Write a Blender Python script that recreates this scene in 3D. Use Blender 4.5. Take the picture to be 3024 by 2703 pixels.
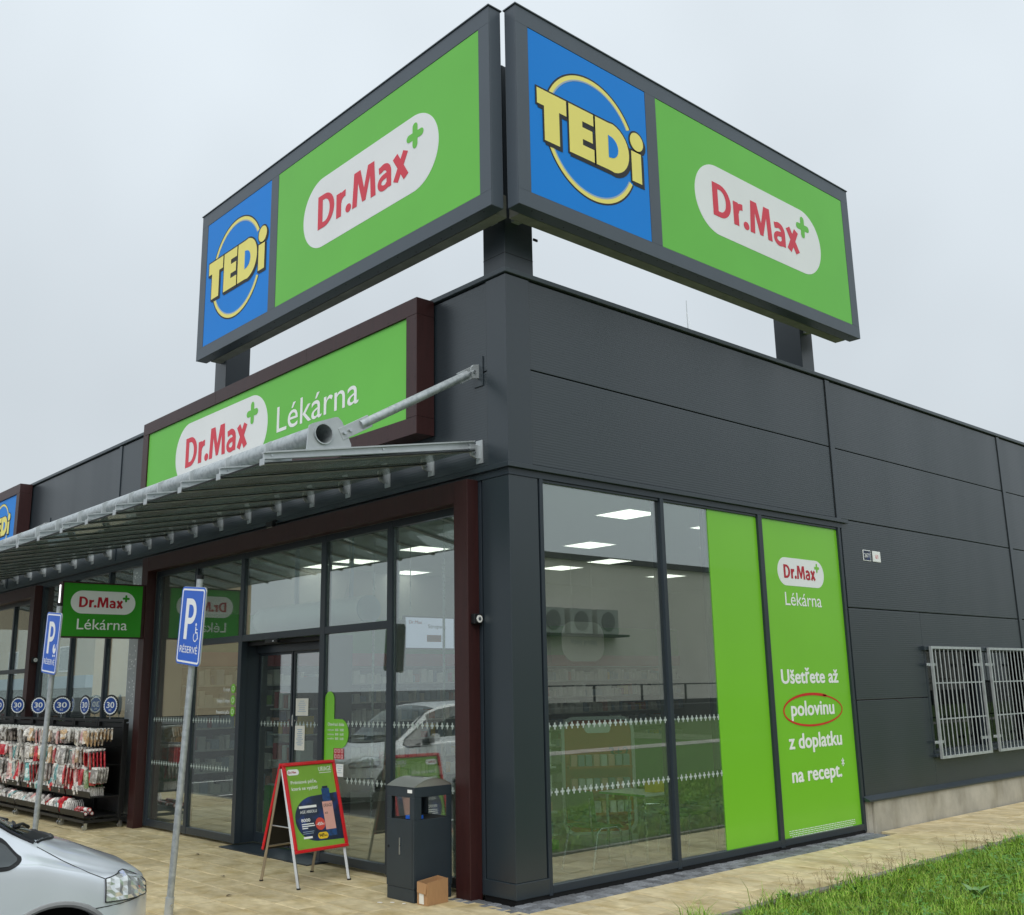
import bpy, bmesh, math, random
import numpy as np
from mathutils import Vector, Matrix

for o in list(bpy.data.objects):
    bpy.data.objects.remove(o)
scene = bpy.context.scene
COL = scene.collection
R = math.radians
random.seed(7)
rng = np.random.default_rng(7)

# ------------------------------------------------------------------ camera
cd = bpy.data.cameras.new('camera')
cam = bpy.data.objects.new('camera', cd)
COL.objects.link(cam)
scene.camera = cam
yaw, pit, rol = 0.830916894, 0.224917356, -0.019142163
dv = Vector((-math.sin(yaw) * math.cos(pit), math.cos(yaw) * math.cos(pit), math.sin(pit)))
rt = Vector((math.cos(yaw), math.sin(yaw), 0))
up = rt.cross(dv)
cr, sr = math.cos(rol), math.sin(rol)
rx = rt * cr + up * sr
ux = rt * -sr + up * cr
CAMLOC = Vector((7.35738, -6.66778, 1.90649))
cam.matrix_world = Matrix(((rx.x, ux.x, -dv.x, CAMLOC.x), (rx.y, ux.y, -dv.y, CAMLOC.y),
                           (rx.z, ux.z, -dv.z, CAMLOC.z), (0, 0, 0, 1)))
cd.sensor_fit = 'HORIZONTAL'
cd.sensor_width = 36.0
cd.lens = 3048.907 / 3024 * 36.0
cd.shift_x = 0.0
cd.shift_y = (1331.04 - 1351.5) / 3024
cd.clip_start = 0.05
cd.clip_end = 3000

# ------------------------------------------------------------------ sky, sun, exposure
SUN_EL, SUN_AZ = R(48), R(20)          # overcast: wide soft sun, from behind the camera
world = bpy.data.worlds.new('World')
scene.world = world
world.use_nodes = True
wn, wl = world.node_tree.nodes, world.node_tree.links
wn.clear()
out = wn.new('ShaderNodeOutputWorld')
sky = wn.new('ShaderNodeTexSky')
sky.sky_type = 'NISHITA'
sky.sun_disc = False
sky.sun_elevation = SUN_EL
sun_dir = Vector((math.sin(SUN_AZ + R(120)) * math.cos(SUN_EL), math.cos(SUN_AZ + R(120)) * math.cos(SUN_EL), math.sin(SUN_EL)))
sky.sun_rotation = SUN_AZ + R(120)
sky.dust_density = 6.0
bg1 = wn.new('ShaderNodeBackground')
bg1.inputs['Strength'].default_value = 0.05
wl.new(sky.outputs[0], bg1.inputs[0])
# thick even cloud: the usual overcast law, brighter overhead than at the horizon
tc = wn.new('ShaderNodeTexCoord')
sep = wn.new('ShaderNodeSeparateXYZ')
wl.new(tc.outputs['Generated'], sep.inputs[0])
mr = wn.new('ShaderNodeMapRange')
mr.inputs[1].default_value = 0.0
mr.inputs[2].default_value = 1.0
mr.inputs[3].default_value = 0.69
mr.inputs[4].default_value = 1.20
wl.new(sep.outputs[2], mr.inputs[0])
cn = wn.new('ShaderNodeTexNoise')
cn.inputs['Scale'].default_value = 2.3
cn.inputs['Detail'].default_value = 3.0
cn.inputs['Roughness'].default_value = 0.5
wl.new(tc.outputs['Generated'], cn.inputs['Vector'])
mr2 = wn.new('ShaderNodeMapRange')
mr2.inputs[1].default_value = 0.3
mr2.inputs[2].default_value = 0.7
mr2.inputs[3].default_value = 0.91
mr2.inputs[4].default_value = 1.09
wl.new(cn.outputs[0], mr2.inputs[0])
mm = wn.new('ShaderNodeMath')
mm.operation = 'MULTIPLY'
wl.new(mr.outputs[0], mm.inputs[0])
wl.new(mr2.outputs[0], mm.inputs[1])
bg2 = wn.new('ShaderNodeBackground')
bg2.inputs['Color'].default_value = (0.83, 0.91, 0.97, 1)
wl.new(mm.outputs[0], bg2.inputs['Strength'])
mixw = wn.new('ShaderNodeMixShader')
mixw.inputs[0].default_value = 0.86
wl.new(bg1.outputs[0], mixw.inputs[1])
wl.new(bg2.outputs[0], mixw.inputs[2])
wl.new(mixw.outputs[0], out.inputs[0])

sd = bpy.data.lights.new('sun', 'SUN')
sd.energy = 1.5
sd.angle = R(50)
sd.color = (1.0, 0.97, 0.93)
sun = bpy.data.objects.new('sun', sd)
COL.objects.link(sun)
sun.rotation_euler = (-sun_dir).to_track_quat('-Z', 'Y').to_euler()

scene.render.engine = 'CYCLES'
vs = scene.view_settings
vs.view_transform = 'Standard'
vs.look = 'None'
vs.exposure = 0.08
vs.gamma = 1.0
vs.use_curve_mapping = False

# ------------------------------------------------------------------ materials
MATS = {}


def srgb(h):
    h = h.lstrip('#')
    c = [int(h[i:i + 2], 16) / 255 for i in (0, 2, 4)]
    return tuple(x / 12.92 if x <= 0.04045 else ((x + 0.055) / 1.055) ** 2.4 for x in c)


def mat(name, col, rough=0.5, metal=0.0, var=0.06, vscale=3.0, bump=0.0, bscale=40.0, coat=0.0, spec=0.5,
        stretch=(1, 1, 1), emit=None, estr=0.0, rib=0.0, ribp=0.03, rand=0.0, randoff=False, rvar=0.0, stain=0.0, col2=None, c2scale=2.0, c2lo=.45, c2hi=.65):
    if isinstance(col, str):
        col = srgb(col)
    m = bpy.data.materials.new(name)
    m.use_nodes = True
    n, l = m.node_tree.nodes, m.node_tree.links
    b = n['Principled BSDF']
    b.inputs['Roughness'].default_value = rough
    b.inputs['Metallic'].default_value = metal
    b.inputs['Coat Weight'].default_value = coat
    b.inputs['Specular IOR Level'].default_value = spec
    geo = n.new('ShaderNodeNewGeometry')
    mp = n.new('ShaderNodeMapping')
    mp.inputs['Scale'].default_value = stretch
    if randoff:
        oi0 = n.new('ShaderNodeObjectInfo')
        vm = n.new('ShaderNodeVectorMath')
        vm.operation = 'SCALE'
        vm.inputs[0].default_value = (37.0, 91.0, 13.0)
        l.new(oi0.outputs['Random'], vm.inputs['Scale'])
        va = n.new('ShaderNodeVectorMath')
        va.operation = 'ADD'
        l.new(geo.outputs['Position'], va.inputs[0])
        l.new(vm.outputs[0], va.inputs[1])
        l.new(va.outputs[0], mp.inputs['Vector'])
    else:
        l.new(geo.outputs['Position'], mp.inputs['Vector'])
    nz = n.new('ShaderNodeTexNoise')
    nz.inputs['Scale'].default_value = vscale
    nz.inputs['Detail'].default_value = 6.0
    l.new(mp.outputs[0], nz.inputs['Vector'])
    r1 = n.new('ShaderNodeMapRange')
    r1.inputs[1].default_value = 0.3
    r1.inputs[2].default_value = 0.7
    r1.inputs[3].default_value = 1 - var
    r1.inputs[4].default_value = 1 + var
    l.new(nz.outputs[0], r1.inputs[0])
    val = r1.outputs[0]
    if stain:
        ns = n.new('ShaderNodeTexNoise')
        ns.inputs['Scale'].default_value = 1.3
        ns.inputs['Detail'].default_value = 8
        ns.inputs['Roughness'].default_value = .65
        l.new(geo.outputs['Position'], ns.inputs['Vector'])
        rs = n.new('ShaderNodeMapRange')
        rs.inputs[1].default_value = .42
        rs.inputs[2].default_value = .62
        rs.inputs[3].default_value = 1 - stain
        rs.inputs[4].default_value = 1.0 + stain * .3
        l.new(ns.outputs[0], rs.inputs[0])
        mus = n.new('ShaderNodeMath')
        mus.operation = 'MULTIPLY'
        l.new(val, mus.inputs[0])
        l.new(rs.outputs[0], mus.inputs[1])
        val = mus.outputs[0]
    if rand:
        oi = n.new('ShaderNodeObjectInfo')
        r2 = n.new('ShaderNodeMapRange')
        r2.inputs[3].default_value = 1 - rand
        r2.inputs[4].default_value = 1 + rand
        l.new(oi.outputs['Random'], r2.inputs[0])
        mu = n.new('ShaderNodeMath')
        mu.operation = 'MULTIPLY'
        l.new(val, mu.inputs[0])
        l.new(r2.outputs[0], mu.inputs[1])
        val = mu.outputs[0]
    hsv = n.new('ShaderNodeHueSaturation')
    hsv.inputs['Color'].default_value = (*col, 1)
    if col2 is not None:
        if isinstance(col2, str):
            col2 = srgb(col2)
        n2 = n.new('ShaderNodeTexNoise')
        n2.inputs['Scale'].default_value = c2scale
        n2.inputs['Detail'].default_value = 5
        l.new(mp.outputs[0], n2.inputs['Vector'])
        r3 = n.new('ShaderNodeMapRange')
        r3.inputs[1].default_value = c2lo
        r3.inputs[2].default_value = c2hi
        l.new(n2.outputs[0], r3.inputs[0])
        mx = n.new('ShaderNodeMix')
        mx.data_type = 'RGBA'
        l.new(r3.outputs[0], mx.inputs[0])
        mx.inputs[6].default_value = (*col, 1)
        mx.inputs[7].default_value = (*col2, 1)
        l.new(mx.outputs[2], hsv.inputs['Color'])
    l.new(val, hsv.inputs['Value'])
    l.new(hsv.outputs[0], b.inputs['Base Color'])
    if rvar:
        r4 = n.new('ShaderNodeMapRange')
        r4.inputs[1].default_value = 0.3
        r4.inputs[2].default_value = 0.7
        r4.inputs[3].default_value = max(0.02, rough - rvar)
        r4.inputs[4].default_value = rough + rvar
        l.new(nz.outputs[0], r4.inputs[0])
        l.new(r4.outputs[0], b.inputs['Roughness'])
    nrm = None
    if bump:
        bz = n.new('ShaderNodeTexNoise')
        bz.inputs['Scale'].default_value = bscale
        bz.inputs['Detail'].default_value = 6
        l.new(mp.outputs[0], bz.inputs['Vector'])
        bp = n.new('ShaderNodeBump')
        bp.inputs['Strength'].default_value = bump
        bp.inputs['Distance'].default_value = 0.01
        l.new(bz.outputs[0], bp.inputs['Height'])
        nrm = bp
    if rib:
        s = n.new('ShaderNodeSeparateXYZ')
        l.new(geo.outputs['Position'], s.inputs[0])
        m1 = n.new('ShaderNodeMath')
        m1.operation = 'MULTIPLY'
        m1.inputs[1].default_value = 2 * math.pi / ribp
        l.new(s.outputs[2], m1.inputs[0])
        m2 = n.new('ShaderNodeMath')
        m2.operation = 'SINE'
        l.new(m1.outputs[0], m2.inputs[0])
        bp = n.new('ShaderNodeBump')
        bp.inputs['Strength'].default_value = rib
        bp.inputs['Distance'].default_value = 0.002
        l.new(m2.outputs[0], bp.inputs['Height'])
        if nrm:
            l.new(nrm.outputs[0], bp.inputs['Normal'])
        nrm = bp
    if nrm:
        l.new(nrm.outputs[0], b.inputs['Normal'])
    if emit is not None:
        if isinstance(emit, str):
            emit = srgb(emit)
        b.inputs['Emission Color'].default_value = (*emit, 1)
        b.inputs['Emission Strength'].default_value = estr
    MATS[name] = m
    return m


def glass(name, tint, base, k, rough=0.0, haze=0.0, hazecol=(.5, .55, .52), wave=0.0):
    m = bpy.data.materials.new(name)
    m.use_nodes = True
    n, l = m.node_tree.nodes, m.node_tree.links
    n.clear()
    o = n.new('ShaderNodeOutputMaterial')
    tr = n.new('ShaderNodeBsdfTransparent')
    tr.inputs[0].default_value = (*tint, 1)
    gl = n.new('ShaderNodeBsdfGlossy')
    gl.inputs['Roughness'].default_value = rough
    gl.inputs['Color'].default_value = (.95, .98, .97, 1)
    lw = n.new('ShaderNodeLayerWeight')          # same on both faces of a pane
    lw.inputs[0].default_value = 0.5
    fr = n.new('ShaderNodeMath')
    fr.operation = 'POWER'
    fr.inputs[1].default_value = 3.5
    l.new(lw.outputs['Facing'], fr.inputs[0])
    ma = n.new('ShaderNodeMath')
    ma.operation = 'MULTIPLY_ADD'
    ma.inputs[1].default_value = k
    ma.inputs[2].default_value = base
    ma.use_clamp = True
    l.new(fr.outputs[0], ma.inputs[0])
    mx = n.new('ShaderNodeMixShader')
    l.new(ma.outputs[0], mx.inputs[0])
    l.new(tr.outputs[0], mx.inputs[1])
    l.new(gl.outputs[0], mx.inputs[2])
    if wave:
        geo = n.new('ShaderNodeNewGeometry')
        nz = n.new('ShaderNodeTexNoise')
        nz.inputs['Scale'].default_value = 0.9
        nz.inputs['Detail'].default_value = 1
        l.new(geo.outputs['Position'], nz.inputs['Vector'])
        bp = n.new('ShaderNodeBump')
        bp.inputs['Strength'].default_value = wave
        bp.inputs['Distance'].default_value = 0.01
        l.new(nz.outputs[0], bp.inputs['Height'])
        l.new(bp.outputs[0], gl.inputs['Normal'])
    last = mx
    if haze:
        df = n.new('ShaderNodeBsdfDiffuse')
        df.inputs[0].default_value = (*hazecol, 1)
        m2 = n.new('ShaderNodeMixShader')
        m2.inputs[0].default_value = haze
        l.new(mx.outputs[0], m2.inputs[1])
        l.new(df.outputs[0], m2.inputs[2])
        last = m2
    l.new(last.outputs[0], o.inputs[0])
    MATS[name] = m
    return m


mat('cladding', '#293339', .36, 0, .07, 1.1, rib=.15, ribp=.028, spec=.85, stretch=(1, 1, .12), rvar=.05)
mat('trim', '#263138', .34, 0, .07, 1.2, spec=.8, stretch=(1, 1, .2), rvar=.05)
mat('frame_alu', '#2b343c', .35, 0, .06, 2.0)
mat('gasket', '#0a0c0e', .6)
mat('cap', '#454e54', .4, 0, .08, 1.5)
mat('sign_frame', '#4a545d', .4, 0, .05, 1.5)
mat('brown', '#371b1a', .42, 0, .14, 4, stretch=(6, 6, .8), bump=.08, bscale=30, spec=.5)
mat('cross_print', '#aebbb6', .6)
mat('navy_tag', '#184a9e', .4)
mat('screw', '#241110', .5)
mat('green_sign', '#70c650', .45, 0, .035, .8, spec=.3)
mat('green_vinyl', '#7ac62c', .3, 0, .03, .8, coat=.15)
mat('green_blade', '#319a1c', .35, 0, .05, 2)
mat('blue_sign', '#0086e4', .45, spec=.25, metal=0, var=.03, vscale=.8)
mat('yellow_sign', '#f6ea78', .42, 0, .02)
mat('black_print', '#15171a', .5)
mat('greyline', '#9fb4c8', .5)
mat('white_sign', '#eef1f0', .42, 0, .03, 1.2)
mat('white_print', '#f4f6f4', .45, 0, .02)
mat('red_print', '#dc3448', .42, 0, .03)
mat('red_deep', '#b8182c', .42, 0, .03)
mat('ell_red', '#cc2a1c', .45, 0, .1, 20)
mat('galv', '#bcc2c4', .42, .45, .08, 10, rvar=.08)
mat('galv_tube', '#b9c0c2', .42, .45, .06, 8, rvar=.08, col2='#a2aaad', c2scale=22)
mat('steel', '#c9cdcf', .28, .95, .08, 10, rvar=.08)
mat('steel_brushed', '#d2d2cd', .42, .9, .03, 4, stretch=(1, 30, 30))
mat('concrete', '#b3afa2', .85, 0, .1, 2.5, stain=.2, bump=.2, bscale=60, col2='#85806f', c2scale=1.6, c2lo=.5, c2hi=.75, stretch=(1, 1, .5))
mat('concrete_beam', '#85877f', .9, 0, .15, 5, bump=.2, bscale=50)
mat('asphalt', (.05, .05, .052), .9, 0, .25, 30, bump=.5, bscale=150)
mat('road_line', '#d8d8d4', .7, 0, .08, 8)
mat('slab', '#cdbe98', .82, 0, .13, 9.0, stain=.12, stretch=(1, 1.7, 1), bump=.18, bscale=90, rand=.11, randoff=True, col2='#ad9a6c', c2scale=2.6, c2lo=.40, c2hi=.74)
mat('mortar', '#3c362a', .95, 0, .2, 20)
mat('cobble', '#6d7074', .8, 0, .2, 40, bump=.5, bscale=120, rand=.4)
mat('kerb', '#8a877d', .9, 0, .15, 12, bump=.3, bscale=90, col2='#5e5b4c', c2scale=5)
mat('lawn_soil', '#4a6420', .95, 0, .35, 12, bump=.6, bscale=60)
mat('grass', '#74a02e', .55, 0, .35, 5, col2='#b3b263', c2scale=70, c2lo=.5, c2hi=.68, spec=.3)
mat('clover', '#4f8030', .5, 0, .3, 25, col2='#5d8a3a', c2scale=12)
mat('dockleaf', '#6d9058', .5, 0, .2, 20)
mat('dry_stem', '#7a5f45', .8, 0, .25, 20)
mat('yellow_leaf', '#b98c1c', .6)
mat('bin_paint', '#2c363d', .42, 0, .07, 5, bump=.05, bscale=200)
mat('dark_in', '#06080a', .7)
mat('cardboard', '#a9825a', .85, 0, .06, 10, stretch=(8, 8, 1), bump=.05)
mat('paper', '#e4e2da', .7, 0, .04, 9)
mat('alu', '#b9bcbc', .38, .85, .06, 8)
mat('alu_warm', '#b5a998', .42, .7, .06, 8)
mat('red_frame', '#cf1420', .32, 0, .04, 4)
mat('black_board', '#0c0c0d', .45, 0, .1, 6)
mat('poster_green', '#7fae3a', .4, 0, .08, 6)
mat('poster_navy', '#16233c', .35, 0, .2, 7, col2='#23408a', c2scale=6, c2lo=.5, c2hi=.7)
mat('poster_pink', '#e0a99c', .35, 0, .05, 8)
mat('poster_blue', '#1c4478', .3, 0, .4, 30)
mat('poster_yellow', '#ecc52c', .4)
mat('poster_red', '#d0483a', .4)
mat('parking_blue', '#1f62cc', .35, 0, .04, 4)
mat('plastic_black', '#101113', .45)
mat('rack_black', '#151617', .5, 0, .1, 8)
mat('car_paint', '#dfe6ed', .32, .30, .02, 3, coat=.9)
mat('car_white', '#e8eaea', .3, 0, .02, 3, coat=1.0)
mat('car_black', '#111316', .5, 0, .1, 10)
mat('window_tint', '#2c3436', .06, 0, .3, 6, coat=1.0)
mat('car_rubber', '#0b0b0c', .75)
mat('car_lip', '#8e9090', .5, .1)
mat('car_lens', '#eef2f2', .08, .55, .05, 10, coat=1.0)
mat('car_lens_clear', '#9aa3a6', .05, .6, .1, 8)
mat('amber', '#d07a1c', .2)
mat('rim', '#a8adb0', .35, .9)
mat('int_wall', '#b4b4af', .8, 0, .04, 1)
mat('int_ceiling', '#c6c9c6', .85, 0, .03, 1)
mat('int_floor', '#7d7a72', .45, 0, .08, 2)
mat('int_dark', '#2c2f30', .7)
mat('int_green', '#3f9a2c', .55)
mat('int_red', '#b02838', .55)
mat('shelf_white', '#cfd2cf', .5, 0, .05, 6)
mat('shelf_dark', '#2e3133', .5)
mat('chair_green', '#3f6d10', .45, 0, .08, 10)
mat('table_white', '#d5dad6', .4)
mat('orange', '#b8561e', .5)
mat('lamp_panel', '#ffffff', .5, emit=(1.0, .96, .88), estr=2.6)
mat('led', '#ffffff', .5, emit=(1, 1, 1), estr=1.6)
mat('screen', '#c8cee8', .3, emit=(.62, .66, .86), estr=.55)
mat('lamp_lens', '#e8e8e4', .25)
mat('beige_render', '#b3a284', .85, 0, .06, .6)
mat('beige_hall', '#efe7d8', .8, 0, .05, .4)
mat('far_band', '#8fa0ac', .6, 0, .05, .5)
mat('far_dark', '#2a2b2e', .7)
mat('win_frame', '#dcdcd8', .5)
mat('foliage', '#4c6a2a', .7, 0, .4, 3)
mat('bark', '#4a3b2c', .9, 0, .3, 10)
mat('curtain_white', '#f2f7f5', .45)
mat('hose', '#d8d8d2', .4)
mat('ac_unit', '#a9ada4', .6)
mat('ac_fan', '#6c716b', .6)
glass('shop_glass', (.84, .90, .87), .225, .85, wave=.012, haze=.022, hazecol=(.62, .68, .66))
glass('canopy_glass', (.80, .87, .84), .06, .8, haze=.28, hazecol=(.26, .30, .28))
glass('window_dark_glass', (.35, .42, .42), .04, .45)
glass('car_glass', (.06, .08, .09), .05, .9)
glass('perf_film', (.2, .22, .22), .1, .8, haze=.75, hazecol=(.50, .54, .57))

# ------------------------------------------------------------------ helpers
def FR(x0):                       # plane facing +x : u -> +y, v -> +z, n -> +x
    return lambda u, v, n=0.0: (x0 + n, u, v)


def FF(y0):                       # plane facing -y : u -> +x, v -> +z, n -> -y
    return lambda u, v, n=0.0: (u, y0 - n, v)


def IDF(u, v, n=0.0):
    return (u, v, n)


class MB:
    def __init__(self):
        self.v, self.f = [], []

    def add(self, vs, fs):
        b = len(self.v)
        self.v += [tuple(p) for p in vs]
        self.f += [tuple(i + b for i in f) for f in fs]
        return self

    def box(self, x0, x1, y0, y1, z0, z1):
        if x0 > x1: x0, x1 = x1, x0
        if y0 > y1: y0, y1 = y1, y0
        if z0 > z1: z0, z1 = z1, z0
        return self.add([(x0, y0, z0), (x1, y0, z0), (x1, y1, z0), (x0, y1, z0), (x0, y0, z1), (x1, y0, z1), (x1, y1, z1), (x0, y1, z1)],
                        [(0, 3, 2, 1), (4, 5, 6, 7), (0, 1, 5, 4), (1, 2, 6, 5), (2, 3, 7, 6), (3, 0, 4, 7)])

    def fbox(self, fr, u0, u1, v0, v1, n0, n1):
        a, b = fr(u0, v0, n0), fr(u1, v1, n1)
        return self.box(a[0], b[0], a[1], b[1], a[2], b[2])

    def prism(self, pts, fr, n0, n1):          # polygon (ccw in u,v) extruded n0..n1
        k = len(pts)
        vs = [fr(u, v, n0) for u, v in pts] + [fr(u, v, n1) for u, v in pts]
        fs = [tuple(range(k, 2 * k)), tuple(reversed(range(k)))]
        fs += [(i, (i + 1) % k, k + (i + 1) % k, k + i) for i in range(k)]
        return self.add(vs, fs)

    def ring(self, outer, inner, fr, n0, n1):
        k = len(outer)
        vs = [fr(u, v, n1) for u, v in outer] + [fr(u, v, n1) for u, v in inner] + [fr(u, v, n0) for u, v in outer] + [fr(u, v, n0) for u, v in inner]
        fs = []
        for i in range(k):
            j = (i + 1) % k
            fs += [(i, j, k + j, k + i), (2 * k + i, 3 * k + i, 3 * k + j, 2 * k + j), (i, 2 * k + i, 2 * k + j, j), (k + i, k + j, 3 * k + j, 3 * k + i)]
        return self.add(vs, fs)

    def tube(self, path, r, seg=10, cap=True, r2=None):
        path = [Vector(p) for p in path]
        n = len(path)
        base = len(self.v)
        prev = None
        for i, p in enumerate(path):
            t = (path[min(i + 1, n - 1)] - path[max(i - 1, 0)]).normalized()
            if prev is None:
                a = Vector((0, 0, 1)) if abs(t.z) < .9 else Vector((1, 0, 0))
                x = t.cross(a).normalized()
            else:
                x = (prev - t * prev.dot(t)).normalized()
            prev = x
            y = t.cross(x)
            rr = r if r2 is None else r + (r2 - r) * i / (n - 1)
            for k in range(seg):
                a = 2 * math.pi * k / seg
                self.v.append(tuple(p + (x * math.cos(a) + y * math.sin(a)) * rr))
        for i in range(n - 1):
            for k in range(seg):
                k2 = (k + 1) % seg
                self.f.append((base + i * seg + k, base + i * seg + k2, base + (i + 1) * seg + k2, base + (i + 1) * seg + k))
        if cap:
            self.f.append(tuple(base + k for k in reversed(range(seg))))
            self.f.append(tuple(base + (n - 1) * seg + k for k in range(seg)))
        return self

    def hollow(self, p0, p1, r, ri, seg=24):
        self.tube([p0, p1], r, seg, cap=False)
        b = len(self.v)
        self.tube([p0, p1], ri, seg, cap=False)
        a = b - 2 * seg
        for e in (0, seg):
            for k in range(seg):
                k2 = (k + 1) % seg
                self.f.append((a + e + k, b + e + k, b + e + k2, a + e + k2))
        return self

    def mesh(self, name, m, smooth=False):
        me = bpy.data.meshes.new(name)
        me.from_pydata(self.v, [], self.f)
        me.materials.append(MATS[m])
        bm = bmesh.new()
        bm.from_mesh(me)
        bmesh.ops.recalc_face_normals(bm, faces=bm.faces)
        bm.to_mesh(me)
        bm.free()
        if smooth:
            me.polygons.foreach_set('use_smooth', [True] * len(me.polygons))
            try:
                me.set_sharp_from_angle(angle=R(38))
            except Exception:
                pass
        return me

    def build(self, name, m, parent=None, smooth=False, bevel=0.0, kind=None, label=None):
        o = bpy.data.objects.new(name, self.mesh(name, m, smooth))
        COL.objects.link(o)
        if parent is not None:
            attach(o, parent)
        if bevel:
            b = o.modifiers.new('bevel', 'BEVEL')
            b.width = bevel
            b.segments = 2
            b.limit_method = 'ANGLE'
            b.angle_limit = R(50)
            b.harden_normals = False
        if kind:
            o['kind'] = kind
        if label:
            o['label'] = label
        return o


def attach(o, parent):
    o.parent = parent
    if parent.type == 'EMPTY':
        o.matrix_parent_inverse = Matrix.Translation(-parent.location)


def tag(o, label, cat, group=None):
    o['label'] = label
    o['category'] = cat
    if group:
        o['group'] = group
    return o


def thing(name, label, cat, loc=(0, 0, 0), group=None):
    o = bpy.data.objects.new(name, None)
    o.empty_display_size = .1
    COL.objects.link(o)
    o.location = loc
    return tag(o, label, cat, group)


def copy_tree(o, parent=None):
    c = o.copy()
    COL.objects.link(c)
    c.parent = parent
    for ch in list(o.children):
        copy_tree(ch, c)
    return c


def box(name, m, parent, *b, bevel=0.0, **k):
    return MB().box(*b).build(name, m, parent, bevel=bevel, **k)


def fbox(name, m, parent, fr, *b, bevel=0.0, **k):
    return MB().fbox(fr, *b).build(name, m, parent, bevel=bevel, **k)


def arc(cx, cy, r, a0, a1, n):
    return [(cx + r * math.cos(R(a0 + (a1 - a0) * i / n)), cy + r * math.sin(R(a0 + (a1 - a0) * i / n))) for i in range(n + 1)]


def pill_pts(u0, u1, v0, v1, n=18, r=None):
    h = (v1 - v0) / 2 if r is None else r
    return arc(u1 - h, v1 - h, h, 0, 90, n) + arc(u0 + h, v1 - h, h, 90, 180, n) + arc(u0 + h, v0 + h, h, 180, 270, n) + arc(u1 - h, v0 + h, h, 270, 360, n)


def circle(cu, cv, r, n=64, rv=None):
    rv = r if rv is None else rv
    return [(cu + r * math.cos(2 * math.pi * i / n), cv + rv * math.sin(2 * math.pi * i / n)) for i in range(n)]


_tc = {}


def text_mesh(s, bold):
    key = (s, bold)
    if key in _tc:
        return _tc[key]
    c = bpy.data.curves.new('t', 'FONT')
    c.body = s
    c.size = 1.0
    c.resolution_u = 4
    c.extrude = 0.0
    c.offset = bold
    o = bpy.data.objects.new('t', c)
    COL.objects.link(o)
    bpy.context.view_layer.update()
    dg = bpy.context.evaluated_depsgraph_get()
    me = bpy.data.meshes.new_from_object(o.evaluated_get(dg))
    vs = [tuple(v.co) for v in me.vertices]
    fs = [tuple(p.vertices) for p in me.polygons]
    bpy.data.objects.remove(o)
    bpy.data.curves.remove(c)
    bpy.data.meshes.remove(me)
    _tc[key] = (vs, fs)
    return _tc[key]


def capheight(bold):
    vs, _ = text_mesh('H', bold)
    ys = [v[1] for v in vs]
    return max(ys) - min(ys), min(ys)


def text(name, s, m, parent, fr, u0, v0, cap, width=None, bold=0.0, n=0.003, align='L', maxw=None, mb=None):
    """text on a plane: left edge u0, baseline v0, capital height cap, optional fitted width"""
    extra = max(0.0, bold)
    bold = 0.0
    vs, fs = text_mesh(s, bold)
    ch, _ = capheight(bold)
    k = cap / ch
    x0 = min(v[0] for v in vs)
    x1 = max(v[0] for v in vs)
    kx = k if width is None else width / (x1 - x0)
    w = (x1 - x0) * kx
    if align == 'C':
        u0 -= w / 2
    elif align == 'R':
        u0 -= w
    own = mb is None
    mb = mb or MB()
    mb.add([fr(u0 + (v[0] - x0) * kx, v0 + v[1] * k, n) for v in vs], fs)
    if extra:                                  # heavier weight: thin stacked layers, each a hair lower
        for q in range(8):
            a = q * math.pi / 4
            mb.add([fr(u0 + (v[0] - x0 + extra * math.cos(a)) * kx, v0 + (v[1] + extra * .8 * math.sin(a)) * k, n - .00012 * (q + 1)) for v in vs], fs)
    if own:
        return mb.build(name, m, parent)


def ribbon(pts, w, fr, n, w2=None):
    """flat stroke of width w along a polyline, butt ends"""
    pts = [Vector(p) for p in pts]
    k = len(pts)
    L, Rr = [], []
    for i in range(k):
        d = (pts[min(i + 1, k - 1)] - pts[max(i - 1, 0)]).normalized()
        ww = (w if w2 is None else w + (w2 - w) * i / (k - 1)) / 2
        nn = Vector((-d.y, d.x)) * ww
        L.append(pts[i] + nn)
        Rr.append(pts[i] - nn)
    vs = [fr(p.x, p.y, n) for p in L] + [fr(p.x, p.y, n) for p in Rr]
    return vs, [(i, i + 1, k + i + 1, k + i) for i in range(k - 1)]


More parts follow.
